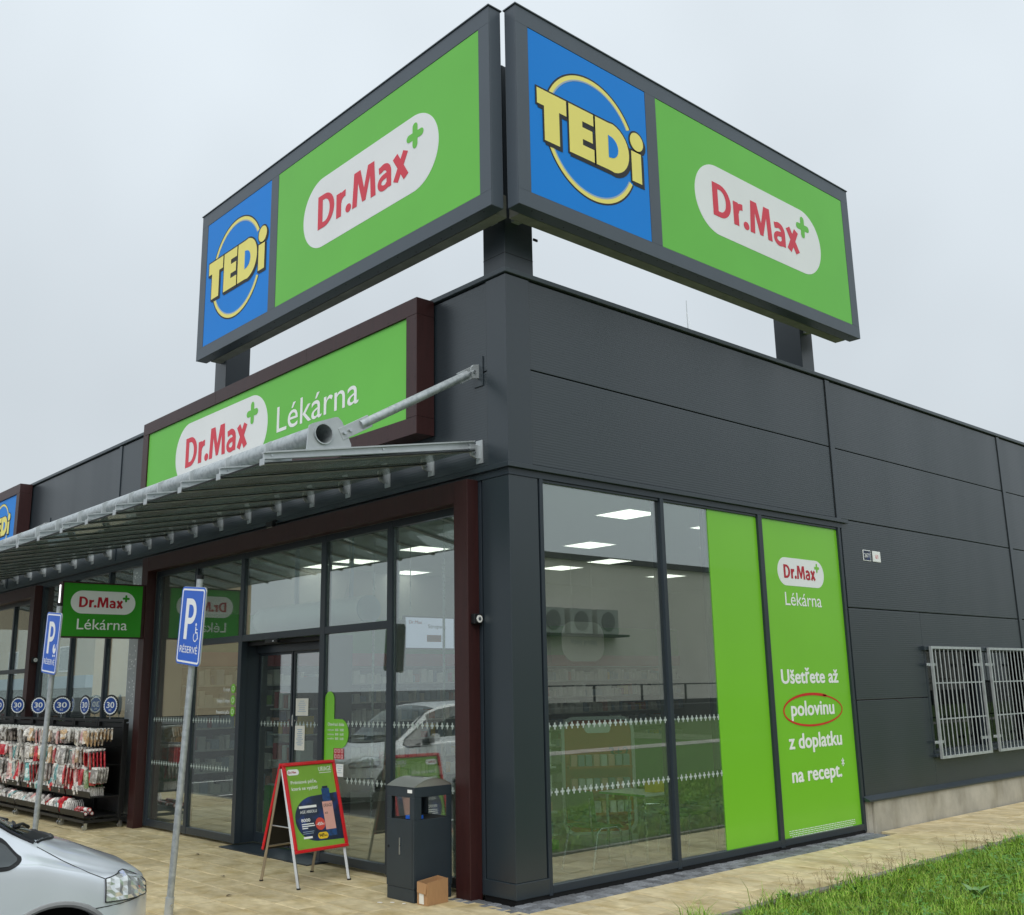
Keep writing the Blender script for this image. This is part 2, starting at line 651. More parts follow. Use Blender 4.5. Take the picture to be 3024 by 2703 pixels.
def brand_letters(parent, fr, u0, v0, cap, width, m, n):
    """bold upright grotesque letters D r . M a x, each a part"""
    T_, S_ = 3.90, .22                         # total advance and stroke, in cap heights
    kx = width / T_
    def q(pts):
        return [(u0 + a * kx, v0 + b * cap) for a, b in pts]
    def el(cx, cy, rx, ry, a0, a1, k=16):
        return [(cx + rx * math.cos(R(a0 + (a1 - a0) * i / k)), cy + ry * math.sin(R(a0 + (a1 - a0) * i / k))) for i in range(k + 1)]
    def F2(a, b, nn):
        return fr(u0 + a * kx, v0 + b * cap, nn)
    def add(mb, vf):
        mb.add(*vf)
    e = .00025
    # D
    mb = MB()
    o_ = [(0, 0), (0, 1)] + el(.30, .5, .46, .5, 90, -90, 20)
    i_ = [(S_, .165), (S_, .835)] + el(.31, .5, .24, .335, 90, -90, 20)
    mb.add([F2(a, b, n) for a, b in o_] + [F2(a, b, n) for a, b in i_], [(j, (j + 1) % len(o_), len(o_) + (j + 1) % len(o_), len(o_) + j) for j in range(len(o_))])
    mb.build('letter', m, parent)
    # r
    mb = MB()
    add(mb, ribbon([(.97, 0), (.97, .715)], S_, F2, n))
    add(mb, ribbon([(1.00, .40)] + el(1.24, .42, .235, .205, 175, 82, 8), .19, F2, n + e))
    mb.build('letter', m, parent)
    # full stop
    MB().add([F2(1.40 + .125 * math.cos(R(a)), .115 + .125 * math.sin(R(a)), n) for a in range(0, 360, 18)], [tuple(range(20))]).build('letter', m, parent)
    # M
    vs, fs = polyface([(1.57, 0), (1.775, 0), (1.82, .66), (2.005, .04), (2.145, .04), (2.33, .66), (2.365, 0), (2.57, 0), (2.50, 1), (2.235, 1), (2.078, .42), (1.915, 1), (1.645, 1)], F2, n)
    MB().add(vs, fs).build('letter', m, parent)
    # a
    mb = MB()
    add(mb, ribbon([(2.70, .595)] + el(2.90, .42, .205, .215, 120, 0, 14) + [(3.105, .0)], .185, F2, n))
    add(mb, ribbon([(3.08, .375), (2.98, .370)] + el(2.91, .205, .185, .155, 92, 270, 14) + [(2.99, .058), (3.08, .14)], .155, F2, n + e))
    mb.build('letter', m, parent)
    # x
    mb = MB()
    add(mb, ribbon([(3.37, 0), (3.76, .715)], .21, F2, n))
    add(mb, ribbon([(3.78, 0), (3.35, .715)], .21, F2, n + e))
    mb.build('letter', m, parent)


def logo(parent, fr, u0, vc, W, n=0.004, red='red_print', grn='green_sign', white='white_sign', H=None, bold=.038):
    """white lozenge with red lettering and a green plus"""
    H = H or W / 3.0
    s = W / 2.76
    p = MB().prism(pill_pts(u0, u0 + W, vc - H / 2, vc + H / 2), fr, .0005, n).build('logo_lozenge', white, parent)
    brand_letters(p, fr, u0 + .125 * W, vc - .078 * W, .160 * W, .685 * W, red, n + .0025)
    a, b = .0565 * W, .0165 * W
    cu, cv = u0 + .848 * W, vc + .076 * W
    mb = MB()
    pts = [(cu - b, cv - a + b)] + arc(cu, cv - a + b, b, 180, 360, 6) + [(cu + b, cv - b), (cu + a - b, cv - b)] + arc(cu + a - b, cv, b, -90, 90, 6) + \
          [(cu + b, cv + b), (cu + b, cv + a - b)] + arc(cu, cv + a - b, b, 0, 180, 6) + [(cu - b, cv + b), (cu - a + b, cv + b)] + arc(cu - a + b, cv, b, 90, 270, 6) + [(cu - b, cv - b)]
    vs = [fr(u, v, n + .0025) for u, v in pts]
    bm = bmesh.new()
    bv = [bm.verts.new(x) for x in vs]
    clean = []
    for x in bv:
        if not clean or (x.co - clean[-1].co).length > 1e-5:
            clean.append(x)
    if (clean[0].co - clean[-1].co).length < 1e-5:
        clean.pop()
    fc = bm.faces.new(clean)
    fc.normal_update()
    bmesh.ops.triangulate(bm, faces=[fc])
    me = bpy.data.meshes.new('plus_emblem')
    bm.to_mesh(me)
    bm.free()
    me.materials.append(MATS[grn])
    o = bpy.data.objects.new('plus_emblem', me)
    COL.objects.link(o)
    attach(o, p)
    return p


def polyface(pts, fr, n):
    bm = bmesh.new()
    fc = bm.faces.new([bm.verts.new(fr(u, v, n)) for u, v in pts])
    fc.normal_update()
    bmesh.ops.triangulate(bm, faces=[fc])
    bm.verts.index_update()
    vs = [tuple(v.co) for v in bm.verts]
    fs = [tuple(v.index for v in f.verts) for f in bm.faces]
    bm.free()
    return vs, fs


def inset(pts, d):
    """offset a simple ccw polygon outward by d (miter, clamped)"""
    out_ = []
    k = len(pts)
    for i in range(k):
        p0, p1, p2 = Vector(pts[i - 1]), Vector(pts[i]), Vector(pts[(i + 1) % k])
        a, b = (p1 - p0), (p2 - p1)
        if a.length < 1e-7 or b.length < 1e-7:
            out_.append(tuple(p1))
            continue
        a.normalize()
        b.normalize()
        na, nb = Vector((a.y, -a.x)), Vector((b.y, -b.x))
        m_ = na + nb
        q = m_ / max(.35, 1 + na.dot(nb))
        out_.append(tuple(p1 + q * d))
    return out_


def tedi(parent, fr, uc, vc, S=1.0, n=0.004):
    """round yellow ring with chunky yellow capitals, dark outlined, on the blue panel; S=1 : ring radius .724"""
    def g(pts):
        return [(uc + a * S, vc + b * S) for a, b in pts]
    cu = 0
    # ring: dark outer line, yellow band, pale inner line, open behind the letters
    spans = [(29, 157), (205, 333)]
    def seg(r0, r1, nn):
        mb = MB()
        for a0, a1 in spans:
            k = 40
            o_ = [(cu + r0 * math.cos(R(a0 + (a1 - a0) * i / k)), r0 * math.sin(R(a0 + (a1 - a0) * i / k))) for i in range(k + 1)]
            i_ = [(cu + r1 * math.cos(R(a0 + (a1 - a0) * i / k)), r1 * math.sin(R(a0 + (a1 - a0) * i / k))) for i in range(k + 1)]
            o_, i_ = g(o_), g(i_)
            vs = [fr(u, v, nn) for u, v in o_] + [fr(u, v, nn) for u, v in i_]
            fs = [(i, i + 1, k + 2 + i, k + 1 + i) for i in range(k)]
            mb.add(vs, fs)
        return mb
    rg = seg(.715, .668, n).build('ring_band', 'yellow_sign', parent)
    seg(.735, .715, n).build('ring_outline', 'black_print', rg)
    seg(.668, .650, n).build('ring_inner_line', 'greyline', rg)
    # letters in units: origin ring centre
    Tt = [(-.82, .30), (-.82, .12), (-.72, .12), (-.72, -.27), (-.50, -.27), (-.50, .12), (-.39, .12), (-.39, .30)]
    Ee = [(-.355, .30), (-.355, -.27), (.025, -.27), (.025, -.12), (-.15, -.12), (-.15, -.05), (.005, -.05), (.005, .09), (-.15, .09), (-.15, .16), (.025, .16), (.025, .30)]
    Do = [(.055, .30), (.055, -.27), (.26, -.27)] + arc(.30, .015, .295, -82, 82, 14) + [(.26, .30)]
    Di = [(.255, .15)] + list(reversed(arc(.285, .015, .13, -75, 75, 8))) + [(.255, -.12)]
    Di = list(reversed(Di))
    Ib = [(.635, .10), (.635, -.27), (.80, -.27), (.80, .10)]
    Dot = circle(.735, .235, .112, 28)
    glyphs = [Tt, Ee, Do, Ib, Dot]
    mb = MB()
    mo = MB()
    for gl in glyphs:
        gl2 = gl if area(gl) > 0 else list(reversed(gl))
        vs, fs = polyface(g(inset(gl2, .022)), fr, n + .003)
        mo.add(vs, fs)
        sh = [(a + .028, b - .03) for a, b in inset(gl2, .016)]
        vs, fs = polyface(g(sh), fr, n + .0022)
        mo.add(vs, fs)
        vs, fs = polyface(g(gl2), fr, n + .0055)
        mb.add(vs, fs)
    lt = mb.build('lettering', 'yellow_sign', parent)
    mo.build('lettering_outline', 'black_print', lt)
    vs, fs = polyface(g(Di if area(Di) > 0 else list(reversed(Di))), fr, n + .0075)
    MB().add(vs, fs).build('letter_counter', 'blue_sign', lt)


def area(p):
    return sum(p[i - 1][0] * p[i][1] - p[i][0] * p[i - 1][1] for i in range(len(p)))

# ------------------------------------------------------------------ the setting
def structure(o):
    o['kind'] = 'structure'
    return o


g = MB().add([(-900, -900, -.06), (900, -900, -.06), (900, 900, -.06), (-900, 900, -.06)], [(0, 1, 2, 3)]).build('parking_ground', 'asphalt')
structure(g)
# bay markings, painted
for i, x in enumerate((-15.4, -12.2, -9.0, -5.6, -2.35, 1.35)):
    ln = MB().box(x - .06, x + .06, -7.9, -3.2, -.06, -.055).build('bay_line', 'road_line', g)
# pavement bed + kerb to the parking
pav = MB().box(-30, 1.60, -2.75, .6, -.10, -.035).box(-.05, 1.60, .6, 40, -.10, -.0345).build('pavement', 'mortar')
structure(pav)

# slabs, laid in rows that run along x
PITCH = .322
lens = [.34, .42, .50, .56, .66]
smesh = {}
def slab_mesh(L, W=PITCH):
    key = (round(L, 3), round(W, 3))
    if key in smesh:
        return smesh[key]
    a, b, c = L - .009, W - .009, .006
    mb = MB()
    vs = [(0, 0, -.04), (a, 0, -.04), (a, b, -.04), (0, b, -.04), (0, 0, -c), (a, 0, -c), (a, b, -c), (0, b, -c),
          (c, c, 0), (a - c, c, 0), (a - c, b - c, 0), (c, b - c, 0)]
    fs = [(0, 1, 5, 4), (1, 2, 6, 5), (2, 3, 7, 6), (3, 0, 4, 7), (4, 5, 9, 8), (5, 6, 10, 9), (6, 7, 11, 10), (7, 4, 8, 11), (8, 9, 10, 11)]
    me = bpy.data.meshes.new('paving_slab')
    me.from_pydata(vs, [], fs)
    me.materials.append(MATS['slab'])
    smesh[key] = me
    return me

far = MB()
slabs = []
y = -2.74
row = 0
while y < 26:
    W = PITCH
    yc = y + W / 2
    if yc < -.30:
        spans = [(-26.0, 1.595)]
    elif yc < 0.0:
        spans = [(-26.0, -.72), (.345, 1.595)]
    elif yc < 6.15:
        spans = [(.345, 1.595)]
    else:
        spans = [(.10, 1.595)]
    for s0, s1 in spans:
        x = s1
        first = True
        while x > s0 + .02:
            L = random.choice(lens)
            if first:
                L = random.choice([.3, .42, .55, .62, .7])
                first = False
            L = min(L, x - s0)
            if x - L - s0 < .12:
                L = x - s0
            slabs.append((x - L, y, L, W, yc))
            x -= L
    y += W
    row += 1
slabs.sort(key=lambda s: (s[0] - CAMLOC.x) ** 2 + (s[1] - CAMLOC.y) ** 2)
vis = []
for s in slabs:
    if len(vis) < 290 and s[0] > -13 and s[1] < 14:
        vis.append(s)
        L = round(s[2], 2)
        o = bpy.data.objects.new('paving_slab', slab_mesh(s[2], s[3]))
        COL.objects.link(o)
        o.location = (s[0], s[1], random.uniform(-.0015, .0015))
        o.parent = pav
    else:
        x, yy, L, W = s[:4]
        far.add([(x, yy, -.001), (x + L - .006, yy, -.001), (x + L - .006, yy + W - .006, -.001), (x, yy + W - .006, -.001)], [(0, 1, 2, 3)])
far.build('paving_slab_field', 'slab', pav, kind='stuff')

# granite setts along the glass corner
cobs = []
for iy in range(57):
    for ix in range(3):
        cobs.append((.005 + ix * .112, -.27 + iy * .112))
for ix in range(6):
    for iy in range(2):
        cobs.append((-.68 + ix * .112, -.27 + iy * .112))
def sett(sz):
    a = sz
    c = .012
    me = bpy.data.meshes.new('granite_sett')
    vs = [(0, 0, -.04), (a, 0, -.04), (a, a, -.04), (0, a, -.04), (0, 0, -c), (a, 0, -c), (a, a, -c), (0, a, -c), (c, c, 0), (a - c, c, .001), (a - c, a - c, 0), (c, a - c, -.001)]
    fs = [(0, 1, 5, 4), (1, 2, 6, 5), (2, 3, 7, 6), (3, 0, 4, 7), (4, 5, 9, 8), (5, 6, 10, 9), (6, 7, 11, 10), (7, 4, 8, 11), (8, 9, 10, 11)]
    me.from_pydata(vs, [], fs)
    me.materials.append(MATS['cobble'])
    return me
sms = [sett(.100), sett(.104), sett(.107)]
for x, yy in cobs:
    o = bpy.data.objects.new('granite_sett', random.choice(sms))
    COL.objects.link(o)
    o.location = (x + random.uniform(-.002, .002), yy + random.uniform(-.002, .002), random.uniform(-.004, .002))
    o.parent = pav

# edging kerb between paving and lawn, and kerb to the parking
lk = thing('lawn_kerb', 'narrow grey concrete edging between the paving and the lawn', 'kerb', (1.63, 1, 0))
y = -3.6
while y < 26:
    L = 1.0
    box('kerb_stone', 'kerb', lk, 1.602, 1.682, y, y + L - .008, -.12, .022 + random.uniform(-.004, .004), bevel=.006)
    y += L
pk = thing('parking_kerb', 'grey concrete kerb where the pavement meets the parking bays', 'kerb', (-5, -2.8, 0))
x = -26.0
while x < 1.6:
    box('kerb_stone', 'kerb', pk, x, x + .994, -2.90, -2.755, -.15, -.003, bevel=.01)
    x += 1.0

# lawn
lawn = MB().add([(1.683, -3.6, .0), (30, -3.6, .0), (30, 90, .0), (1.683, 90, .0)], [(0, 1, 2, 3)]).build('lawn', 'lawn_soil')
structure(lawn)
# far side of the lawn: path, road, wall
fp = MB().box(14.2, 15.4, -5, 90, -.05, .012).build('far_path', 'concrete')
structure(fp)

def grass():
    N = 95000
    x = 1.70 + rng.power(1.0, N) * 5.2
    yv = .2 + rng.random(N) ** 1.25 * 13
    # keep what the camera can see
    keep = (x - 1.6) < (.75 + .42 * yv)
    x, yv = x[keep], yv[keep]
    n = len(x)
    edge = np.clip((x - 1.64) / .5, 0, 1)
    patch = .5 + .5 * np.sin(x * 3.1 + yv * 1.7) * np.sin(yv * 2.3 - x * 1.1)
    p2 = np.sin(x * 9.3 + 1.3 * yv) * np.sin(yv * 7.1 - 2.2 * x) + .6 * np.sin(x * 17 - yv * 13)
    tuft = np.clip(p2, 0, 1.4)
    h = (.04 + .085 * rng.random(n)) * (.55 + .5 * patch + .9 * tuft)
    near = np.clip(1 - (x - 1.70) / .22, 0, 1)
    h *= 1 + near * (.9 * np.clip(np.sin(yv * 5.3) + .6 * np.sin(yv * 13.7), -.7, 1.3))
    longb = rng.random(n) < .03
    h = np.where(longb, h * 1.8, h)
    ang = rng.random(n) * 2 * np.pi
    lean = h * (.25 + .75 * rng.random(n))
    wdt = .0022 + .0026 * rng.random(n)
    dx, dy = np.cos(ang), np.sin(ang)
    px, py = -dy, dx
    P = np.zeros((n, 5, 3))
    for j, (t, ww) in enumerate([(0, 1), (0, -1), (.55, .8), (.55, -.8), (1, 0)]):
        P[:, j, 0] = x + dx * lean * t * t + px * wdt * ww
        P[:, j, 1] = yv + dy * lean * t * t + py * wdt * ww
        P[:, j, 2] = h * (t - .25 * t * t)
    base = (np.arange(n) * 5)[:, None]
    q = np.concatenate([base + 0, base + 1, base + 3, base + 2], 1)
    t3 = np.concatenate([base + 2, base + 3, base + 4], 1)
    me = bpy.data.meshes.new('grass_blades')
    me.from_pydata(P.reshape(-1, 3).tolist(), [], q.tolist() + t3.tolist())
    me.materials.append(MATS['grass'])
    o = bpy.data.objects.new('grass_blades', me)
    COL.objects.link(o)
    o['kind'] = 'stuff'
    tag(o, 'short uneven green lawn grass beside the paving', 'grass')
    return o
grass()

def clover():
    mb = MB()
    for _ in range(2300):
        if random.random() < .6:
            cx, cy = random.gauss(3.1, .5), random.gauss(5.2, 1.3)
        else:
            cx, cy = 1.68 + random.random() * 2.6, random.uniform(.8, 9)
        if cx < 1.71 or (cx - 1.6) > .75 + .42 * cy:
            continue
        z = random.uniform(.05, .12)
        r_ = random.uniform(.010, .022)
        t = random.uniform(0, 6.28)
        tx, ty = random.uniform(-.5, .5), random.uniform(-.5, .5)
        for k in range(3):
            a = t + k * 2.094
            c_, s_ = math.cos(a), math.sin(a)
            pts = []
            for u, v in ((0, 0), (.7, -.55), (1.6, -.35), (1.75, 0), (1.6, .35), (.7, .55)):
                X, Y = (u * c_ - v * s_) * r_, (u * s_ + v * c_) * r_
                pts.append((cx + X, cy + Y, z + X * tx + Y * ty))
            mb.add(pts, [tuple(range(6))])
    o = mb.build('clover_leaves', 'clover', kind='stuff')
    tag(o, 'patch of dark green clover leaves in the lawn', 'clover')
clover()

def leaf(mb, p, az, L, W, lift, droop):
    d = Vector((math.cos(az), math.sin(az), 0))
    s = Vector((-d.y, d.x, 0))
    rows = []
    for i in range(7):
        t = i / 6
        w = W * math.sin(math.pi * (t ** .75)) * (.9 if i < 6 else 0) + .001
        c = Vector(p) + d * (L * t) + Vector((0, 0, lift * t - droop * t * t))
        rows.append((c + s * w + Vector((0, 0, .25 * w)), c, c - s * w + Vector((0, 0, .25 * w))))
    b = len(mb.v)
    for r_ in rows:
        mb.v += [tuple(q) for q in r_]
    for i in range(6):
        for k in range(2):
            mb.f.append((b + i * 3 + k, b + i * 3 + k + 1, b + i * 3 + 4 + k, b + i * 3 + 3 + k))

for (wx, wy, n_, L, W, lab) in ((2.88, 2.85, 6, .15, .042, 'broad grey-green dock leaves standing up in the lawn'),
                                (1.71, 1.70, 7, .09, .02, 'small leafy weed growing at the edging by the paving'),
                                (2.05, 2.30, 5, .10, .018, 'low dark weed with narrow leaves just inside the lawn edge')):
    w = thing('weed', lab, 'weed', (wx, wy, 0), 'weeds in the lawn')
    for k in range(n_):
        mb = MB()
        leaf(mb, (wx, wy, .02), k * 6.283 / n_ + random.uniform(-.3, .3), L * random.uniform(.8, 1.15), W * random.uniform(.8, 1.1), L * random.uniform(.7, 1.3), L * .45)
        mb.build('leaf', 'dockleaf' if W > .04 else 'clover', w, smooth=True)
mb = MB()
for _ in range(90):
    yy = random.choice([random.gauss(3.4, .5), random.gauss(5.6, .5), random.gauss(2.1, .6)])
    p = Vector((1.69 + random.uniform(0, .08), yy, 0))
    h = random.uniform(.10, .26)
    q = p + Vector((random.uniform(-.07, .05), random.uniform(-.05, .05), h))
    mb.tube([p, (p + q) / 2 + Vector((.01, 0, 0)), q], .0016, 4, r2=.0008)
    for _k in range(4):
        t = random.uniform(.5, 1)
        a = p.lerp(q, t)
        mb.tube([a, a + Vector((random.uniform(-.03, .03), random.uniform(-.03, .03), .02))], .001, 3)
        c = a + Vector((random.uniform(-.03, .03), random.uniform(-.03, .03), .02))
        mb.add([c + Vector((0, 0, .006)), c + Vector((.005, 0, 0)), c + Vector((0, .005, -.004))], [(0, 1, 2)])
o = mb.build('dry_stems', 'dry_stem', kind='stuff')
tag(o, 'dry brown weed stems along the lawn edging', 'dry weeds')
mb = MB()
for (x_, y_, s_) in ((2.9, 4.6, .04), (2.2, 3.0, .025), (2.6, 6.1, .03)):
    mb2 = MB()
    leaf(mb2, (x_, y_, .075), random.uniform(0, 6), s_ * 1.6, s_ * .5, .01, .01)
    o = mb2.build('fallen_leaf', 'yellow_leaf')
    tag(o, {.04: 'yellow fallen leaf lying in the middle of the lawn', .025: 'small yellow fallen leaf in the grass nearest the paving', .03: 'small yellow fallen leaf in the far grass'}[s_], 'leaf', 'fallen leaves')
for i, (x_, y_, lab) in enumerate(((-3.42, -1.13, 'dark fallen leaf on the paving right of the sign post'), (-2.35, -1.62, 'curled dark fallen leaf on the paving near the sign post foot'),
                                  (-5.0, -.62, 'brown dry leaf lying near the shop glass'), (-3.6, -2.45, 'dark leaf on the paving beside the silver car'))):
    mb2 = MB()
    leaf(mb2, (x_, y_, .004), i * 1.7, .07, .018, .02, .015)
    tag(mb2.build('fallen_leaf', 'bark'), lab, 'leaf', 'fallen leaves')
for i, (x_, y_, lab) in enumerate(((-1.02, -.80, 'larger white paper scrap on the paving by the bin'), (-.93, -.72, 'middle white paper scrap on the paving by the bin'), (-.80, -.68, 'tiny white paper scrap at the foot of the bin'))):
    mb2 = MB().prism([(x_, y_), (x_ + .05 - i * .012, y_ + .012), (x_ + .042 - i * .012, y_ + .03), (x_ + .004, y_ + .022)], IDF, .002, .007)
    tag(mb2.build('paper_scrap', 'paper'), lab, 'litter', 'paper scraps')

# ------------------------------------------------------------------ the store building
bld = thing('store_building', 'low dark grey clad store with glazed corner and brown door portals', 'building', (-8, 8, 0))
R0, F0 = FR(0.0), FF(0.0)
ZL, ZT = 4.07, 6.045                      # ledge, top of cladding
XW = -30.0                                 # how far the front runs
YE = 30.0
# core behind the cladding
box('wall_core', 'gasket', bld, XW, -.09, .09, YE, ZL + .02, 5.95)
for a_ in ((6.10, 8.115, .0, 4.049), (12.755, YE, .0, 4.049), (8.116, 12.754, 2.335, 4.048), (8.116, 12.754, .0, .835)):
    box('wall_core', 'int_wall', bld, -.20, -.09, *a_)
box('roof_deck', 'concrete_beam', bld, XW, -.12, .12, YE, 5.951, 5.98)
# cladding: right side
G = .012
rows_all = [(.43, 1.647), (1.647, 2.865), (2.865, 4.073), (4.073, 5.073), (5.073, ZT)]
def panel(fr, u0, u1, v0, v1):
    fbox('cladding_panel', 'cladding', bld, fr, u0, u1, v0 + G / 2, v1 - G / 2, -.085, 0.0, bevel=.005)
for v0, v1 in rows_all[3:]:
    panel(R0, .325, 6.02, v0, v1)
for u0, u1 in ((6.14, 11.60), (11.72, 17.2), (17.32, 22.8), (22.92, YE)):
    for i, (v0, v1) in enumerate(rows_all):
        if u0 < 7 and i in (0, 1):          # around the barred window band 8.10 .. 12
            continue
        if u0 < 12 and u0 > 11 and i in (0, 1):
            panel(R0, 12.75, u1, v0, v1)
            continue
        panel(R0, u0, u1, v0, v1)
# rows 0,1 around windows (opening y 8.12..12.7, z .86...2.30)
panel(R0, 6.14, 8.12, .43, 1.647)
panel(R0, 6.14, 8.12, 1.647, 2.865)
fbox('cladding_panel', 'cladding', bld, R0, 8.12, 12.75, 2.33, 2.865 - G / 2, -.085, 0.0)
fbox('cladding_panel', 'cladding', bld, R0, 8.12, 12.75, .43, .84, -.085, 0.0)
for u in (6.02, 11.60, 17.2, 22.8):
    fbox('joint_cover', 'trim', bld, R0, u + .004, u + .116, (ZL if u < 7 else .43), ZT, -.05, .016, bevel=.004)
    fbox('joint_gasket', 'gasket', bld, R0, u - .012, u + .004, (ZL if u < 7 else .43), ZT, -.05, .006)
# cladding: front
for u0, u1 in ((-9.80, -.305), (-15.5, -9.92), (-21.2, -15.62), (XW, -21.32)):
    for v0, v1 in rows_all[3:]:
        panel(F0, u0, u1, v0, v1)
for u in (-9.92, -15.62, -21.32):
    fbox('joint_cover', 'trim', bld, F0, u + .008, u + .112, ZL, ZT, -.05, .016, bevel=.004)
# corner trim above the ledge
MB().prism([(-.30, .012), (-.30, -.008), (.008, -.008), (.008, .32), (-.012, .32), (-.012, .012)], IDF, ZL + .005, ZT).build('corner_trim', 'trim', bld, bevel=.003)
# parapet cap with shadow gap
def Lprism(o0, o1, z0, z1, name, m, **k):
    """L-shaped band round the corner, from offset o0 (inner) to o1 (outer)"""
    MB().prism([(XW, -o1), (o1, -o1), (o1, YE), (-o0, YE), (-o0, o0), (XW, o0)], IDF, z0, z1).build(name, m, bld, **k)
Lprism(.13, -.025, ZT, ZT + .018, 'parapet_gap', 'gasket')
Lprism(.30, .03, ZT + .014, 6.112, 'parapet_cap', 'cap', bevel=.006)
# ledge over the glazing
MB().prism([(XW, -.045), (.045, -.045), (.045, 6.26), (.0, 6.26), (.0, 0), (XW, 0)], IDF, 4.015, 4.066).build('glazing_ledge', 'trim', bld, bevel=.004)
MB().prism([(XW, -.012), (.012, -.012), (.012, 6.14), (-.10, 6.14), (-.10, .10), (XW, .10)], IDF, 3.945, 4.0145).build('glazing_header', 'frame_alu', bld)
# lower corner column
MB().prism([(-.40, .09), (-.40, -.004), (.004, -.004), (.004, .385), (-.09, .385), (-.09, .09)], IDF, .175, 3.944).build('corner_column', 'trim', bld, bevel=.004)
MB().prism([(-.42, .09), (-.42, -.018), (.018, -.018), (.018, .40), (-.09, .40), (-.09, .09)], IDF, .035, .174).build('column_skirt', 'trim', bld, bevel=.004)
MB().prism([(-.44, .09), (-.44, .004), (-.004, .004), (-.004, 6.08), (-.09, 6.08), (-.09, .09)], IDF, -.03, .034).build('base_gasket', 'gasket', bld)

def pane(fr, u0, u1, v0, v1, n=-.03, m='shop_glass', name='glass_pane'):
    return fbox(name, m, bld, fr, u0, u1, v0, v1, n - .008, n)
def mull(fr, u0, u1, v0, v1, n0=-.09, n1=.012, name='mullion', m='frame_alu', **k):
    return fbox(name, m, bld, fr, u0, u1, v0, v1, n0, n1, bevel=.003, **k)

# right-hand glazing
mull(R0, .402, .450, .02, 3.944)
mull(R0, 2.275, 2.335, .02, 3.944)
mull(R0, 4.155, 4.240, .02, 3.944)
mull(R0, 6.028, 6.085, .02, 3.944)
for a, b in ((.451, 2.274), (2.336, 4.154), (4.241, 6.027)):
    mull(R0, a, b, .036, .105, name='bottom_rail')
    mull(R0, a, b, 3.915, 3.9440, n1=-.005, name='top_rail')
pR1 = pane(R0, .451, 2.274, .1055, 3.9145)
pR2 = pane(R0, 2.336, 3.172, .1055, 3.9145)
mull(R0, 2.225, 2.274, .1055, 3.9145, n0=-.09, n1=-.036, name='inner_frame')
mull(R0, 3.10, 3.172, .1055, 3.9145, n0=-.09, n1=-.039, name='inner_frame')
gv1 = fbox('green_film_pane', 'green_vinyl', bld, R0, 3.174, 4.154, .1055, 3.9145, -.045, -.022, label='plain bright green film covered pane')
gv2 = fbox('green_film_pane', 'green_vinyl', bld, R0, 4.241, 6.027, .1055, 3.9145, -.045, -.022, label='green film covered pane with white advertising print')
fv = FR(-.022)
logo(gv2, fv, 4.55, 3.272, 1.07, n=.002, grn='green_vinyl', red='red_deep', bold=.03)
text('lettering', 'Lékárna', 'white_print', gv2, fv, 4.672, 2.845, .163, width=.835, bold=.004)
text('lettering', 'Ušetřete až', 'white_print', gv2, fv, 4.46, 1.885, .165, width=1.29, bold=.028)
text('lettering', 'polovinu', 'white_print', gv2, fv, 4.62, 1.495, .17, width=.97, bold=.028)
text('lettering', 'z doplatku', 'white_print', gv2, fv, 4.52, 1.108, .17, width=1.19, bold=.028)
text('lettering', 'na recept.', 'white_print', gv2, fv, 4.535, .72, .165, width=1.11, bold=.028)
text('lettering', '*', 'white_print', gv2, fv, 5.665, .78, .15, width=.06, bold=.02)
ell = MB()
pts_o, pts_i = [], []
for i in range(97):
    t = R(62) + 2 * math.pi * i / 96 * 1.02
    w = .034 - .016 * (i / 96)
    pts_o.append((5.12 + (.665 + w / 2) * math.cos(t), 1.553 + (.19 + w / 2 + .012 * math.sin(i / 15)) * math.sin(t)))
    pts_i.append((5.12 + (.665 - w / 2) * math.cos(t), 1.553 + (.19 - w / 2 + .012 * math.sin(i / 15)) * math.sin(t)))
ell.add([fv(*p, .0035) for p in pts_o] + [fv(*p, .0035) for p in pts_i], [(i, i + 1, 98 + i, 97 + i) for i in range(96)])
ell.build('drawn_ellipse', 'ell_red', gv2)
fp_ = MB()
for r_, w0, w1 in ((.178, 4.386, 5.873), (.156, 4.386, 5.873), (.134, 4.395, 5.873), (.112, 4.44, 5.80)):
    x = w0
    while x < w1:
        L = random.uniform(.02, .07)
        fp_.fbox(fv, x, min(w1, x + L), r_ - .004, r_ + .003, .0008, .0015)
        x += L + .012
fp_.build('fine_print', 'white_print', gv2)

# white marker crosses printed on the panes
def crosses(fr, u0, u1, v, step, n, parent, sz=.026):
    mb = MB()
    u = u0
    while u < u1:
        b = sz * .36
        for c_ in ((u - sz, u + sz, v - b, v + b), (u - b, u + b, v - sz * 1.25, v - b), (u - b, u + b, v + b, v + sz * 1.25)):
            mb.add([fr(c_[0], c_[2], n), fr(c_[1], c_[2], n), fr(c_[1], c_[3], n), fr(c_[0], c_[3], n)], [(0, 1, 2, 3)])
        u += step
    mb.build('marker_crosses', 'cross_print', parent, kind='stuff')
for v in (1.53, .921):
    crosses(R0, .487, 2.24, v, .079, -.028, pR1)
    crosses(R0, 2.37, 3.17, v, .079, -.028, pR2)

# plinth
pl = fbox('plinth', 'concrete', bld, R0, 6.20, YE, -.06, .385, -.09, .075, bevel=.006)
fbox('plinth_end', 'concrete', bld, R0, 6.09, 6.197, -.06, .385, -.09, .045, bevel=.006)
MB().add([R0(6.06, .395, .10), R0(YE, .395, .10), R0(YE, .44, .0), R0(6.06, .44, .0), R0(6.06, .375, .10), R0(YE, .375, .10), R0(YE, .386, -.02), R0(6.06, .386, -.02)],
         [(0, 1, 2, 3), (4, 5, 1, 0), (0, 3, 7, 4), (1, 5, 6, 2), (4, 7, 6, 5)]).build('plinth_flashing', 'trim', bld)

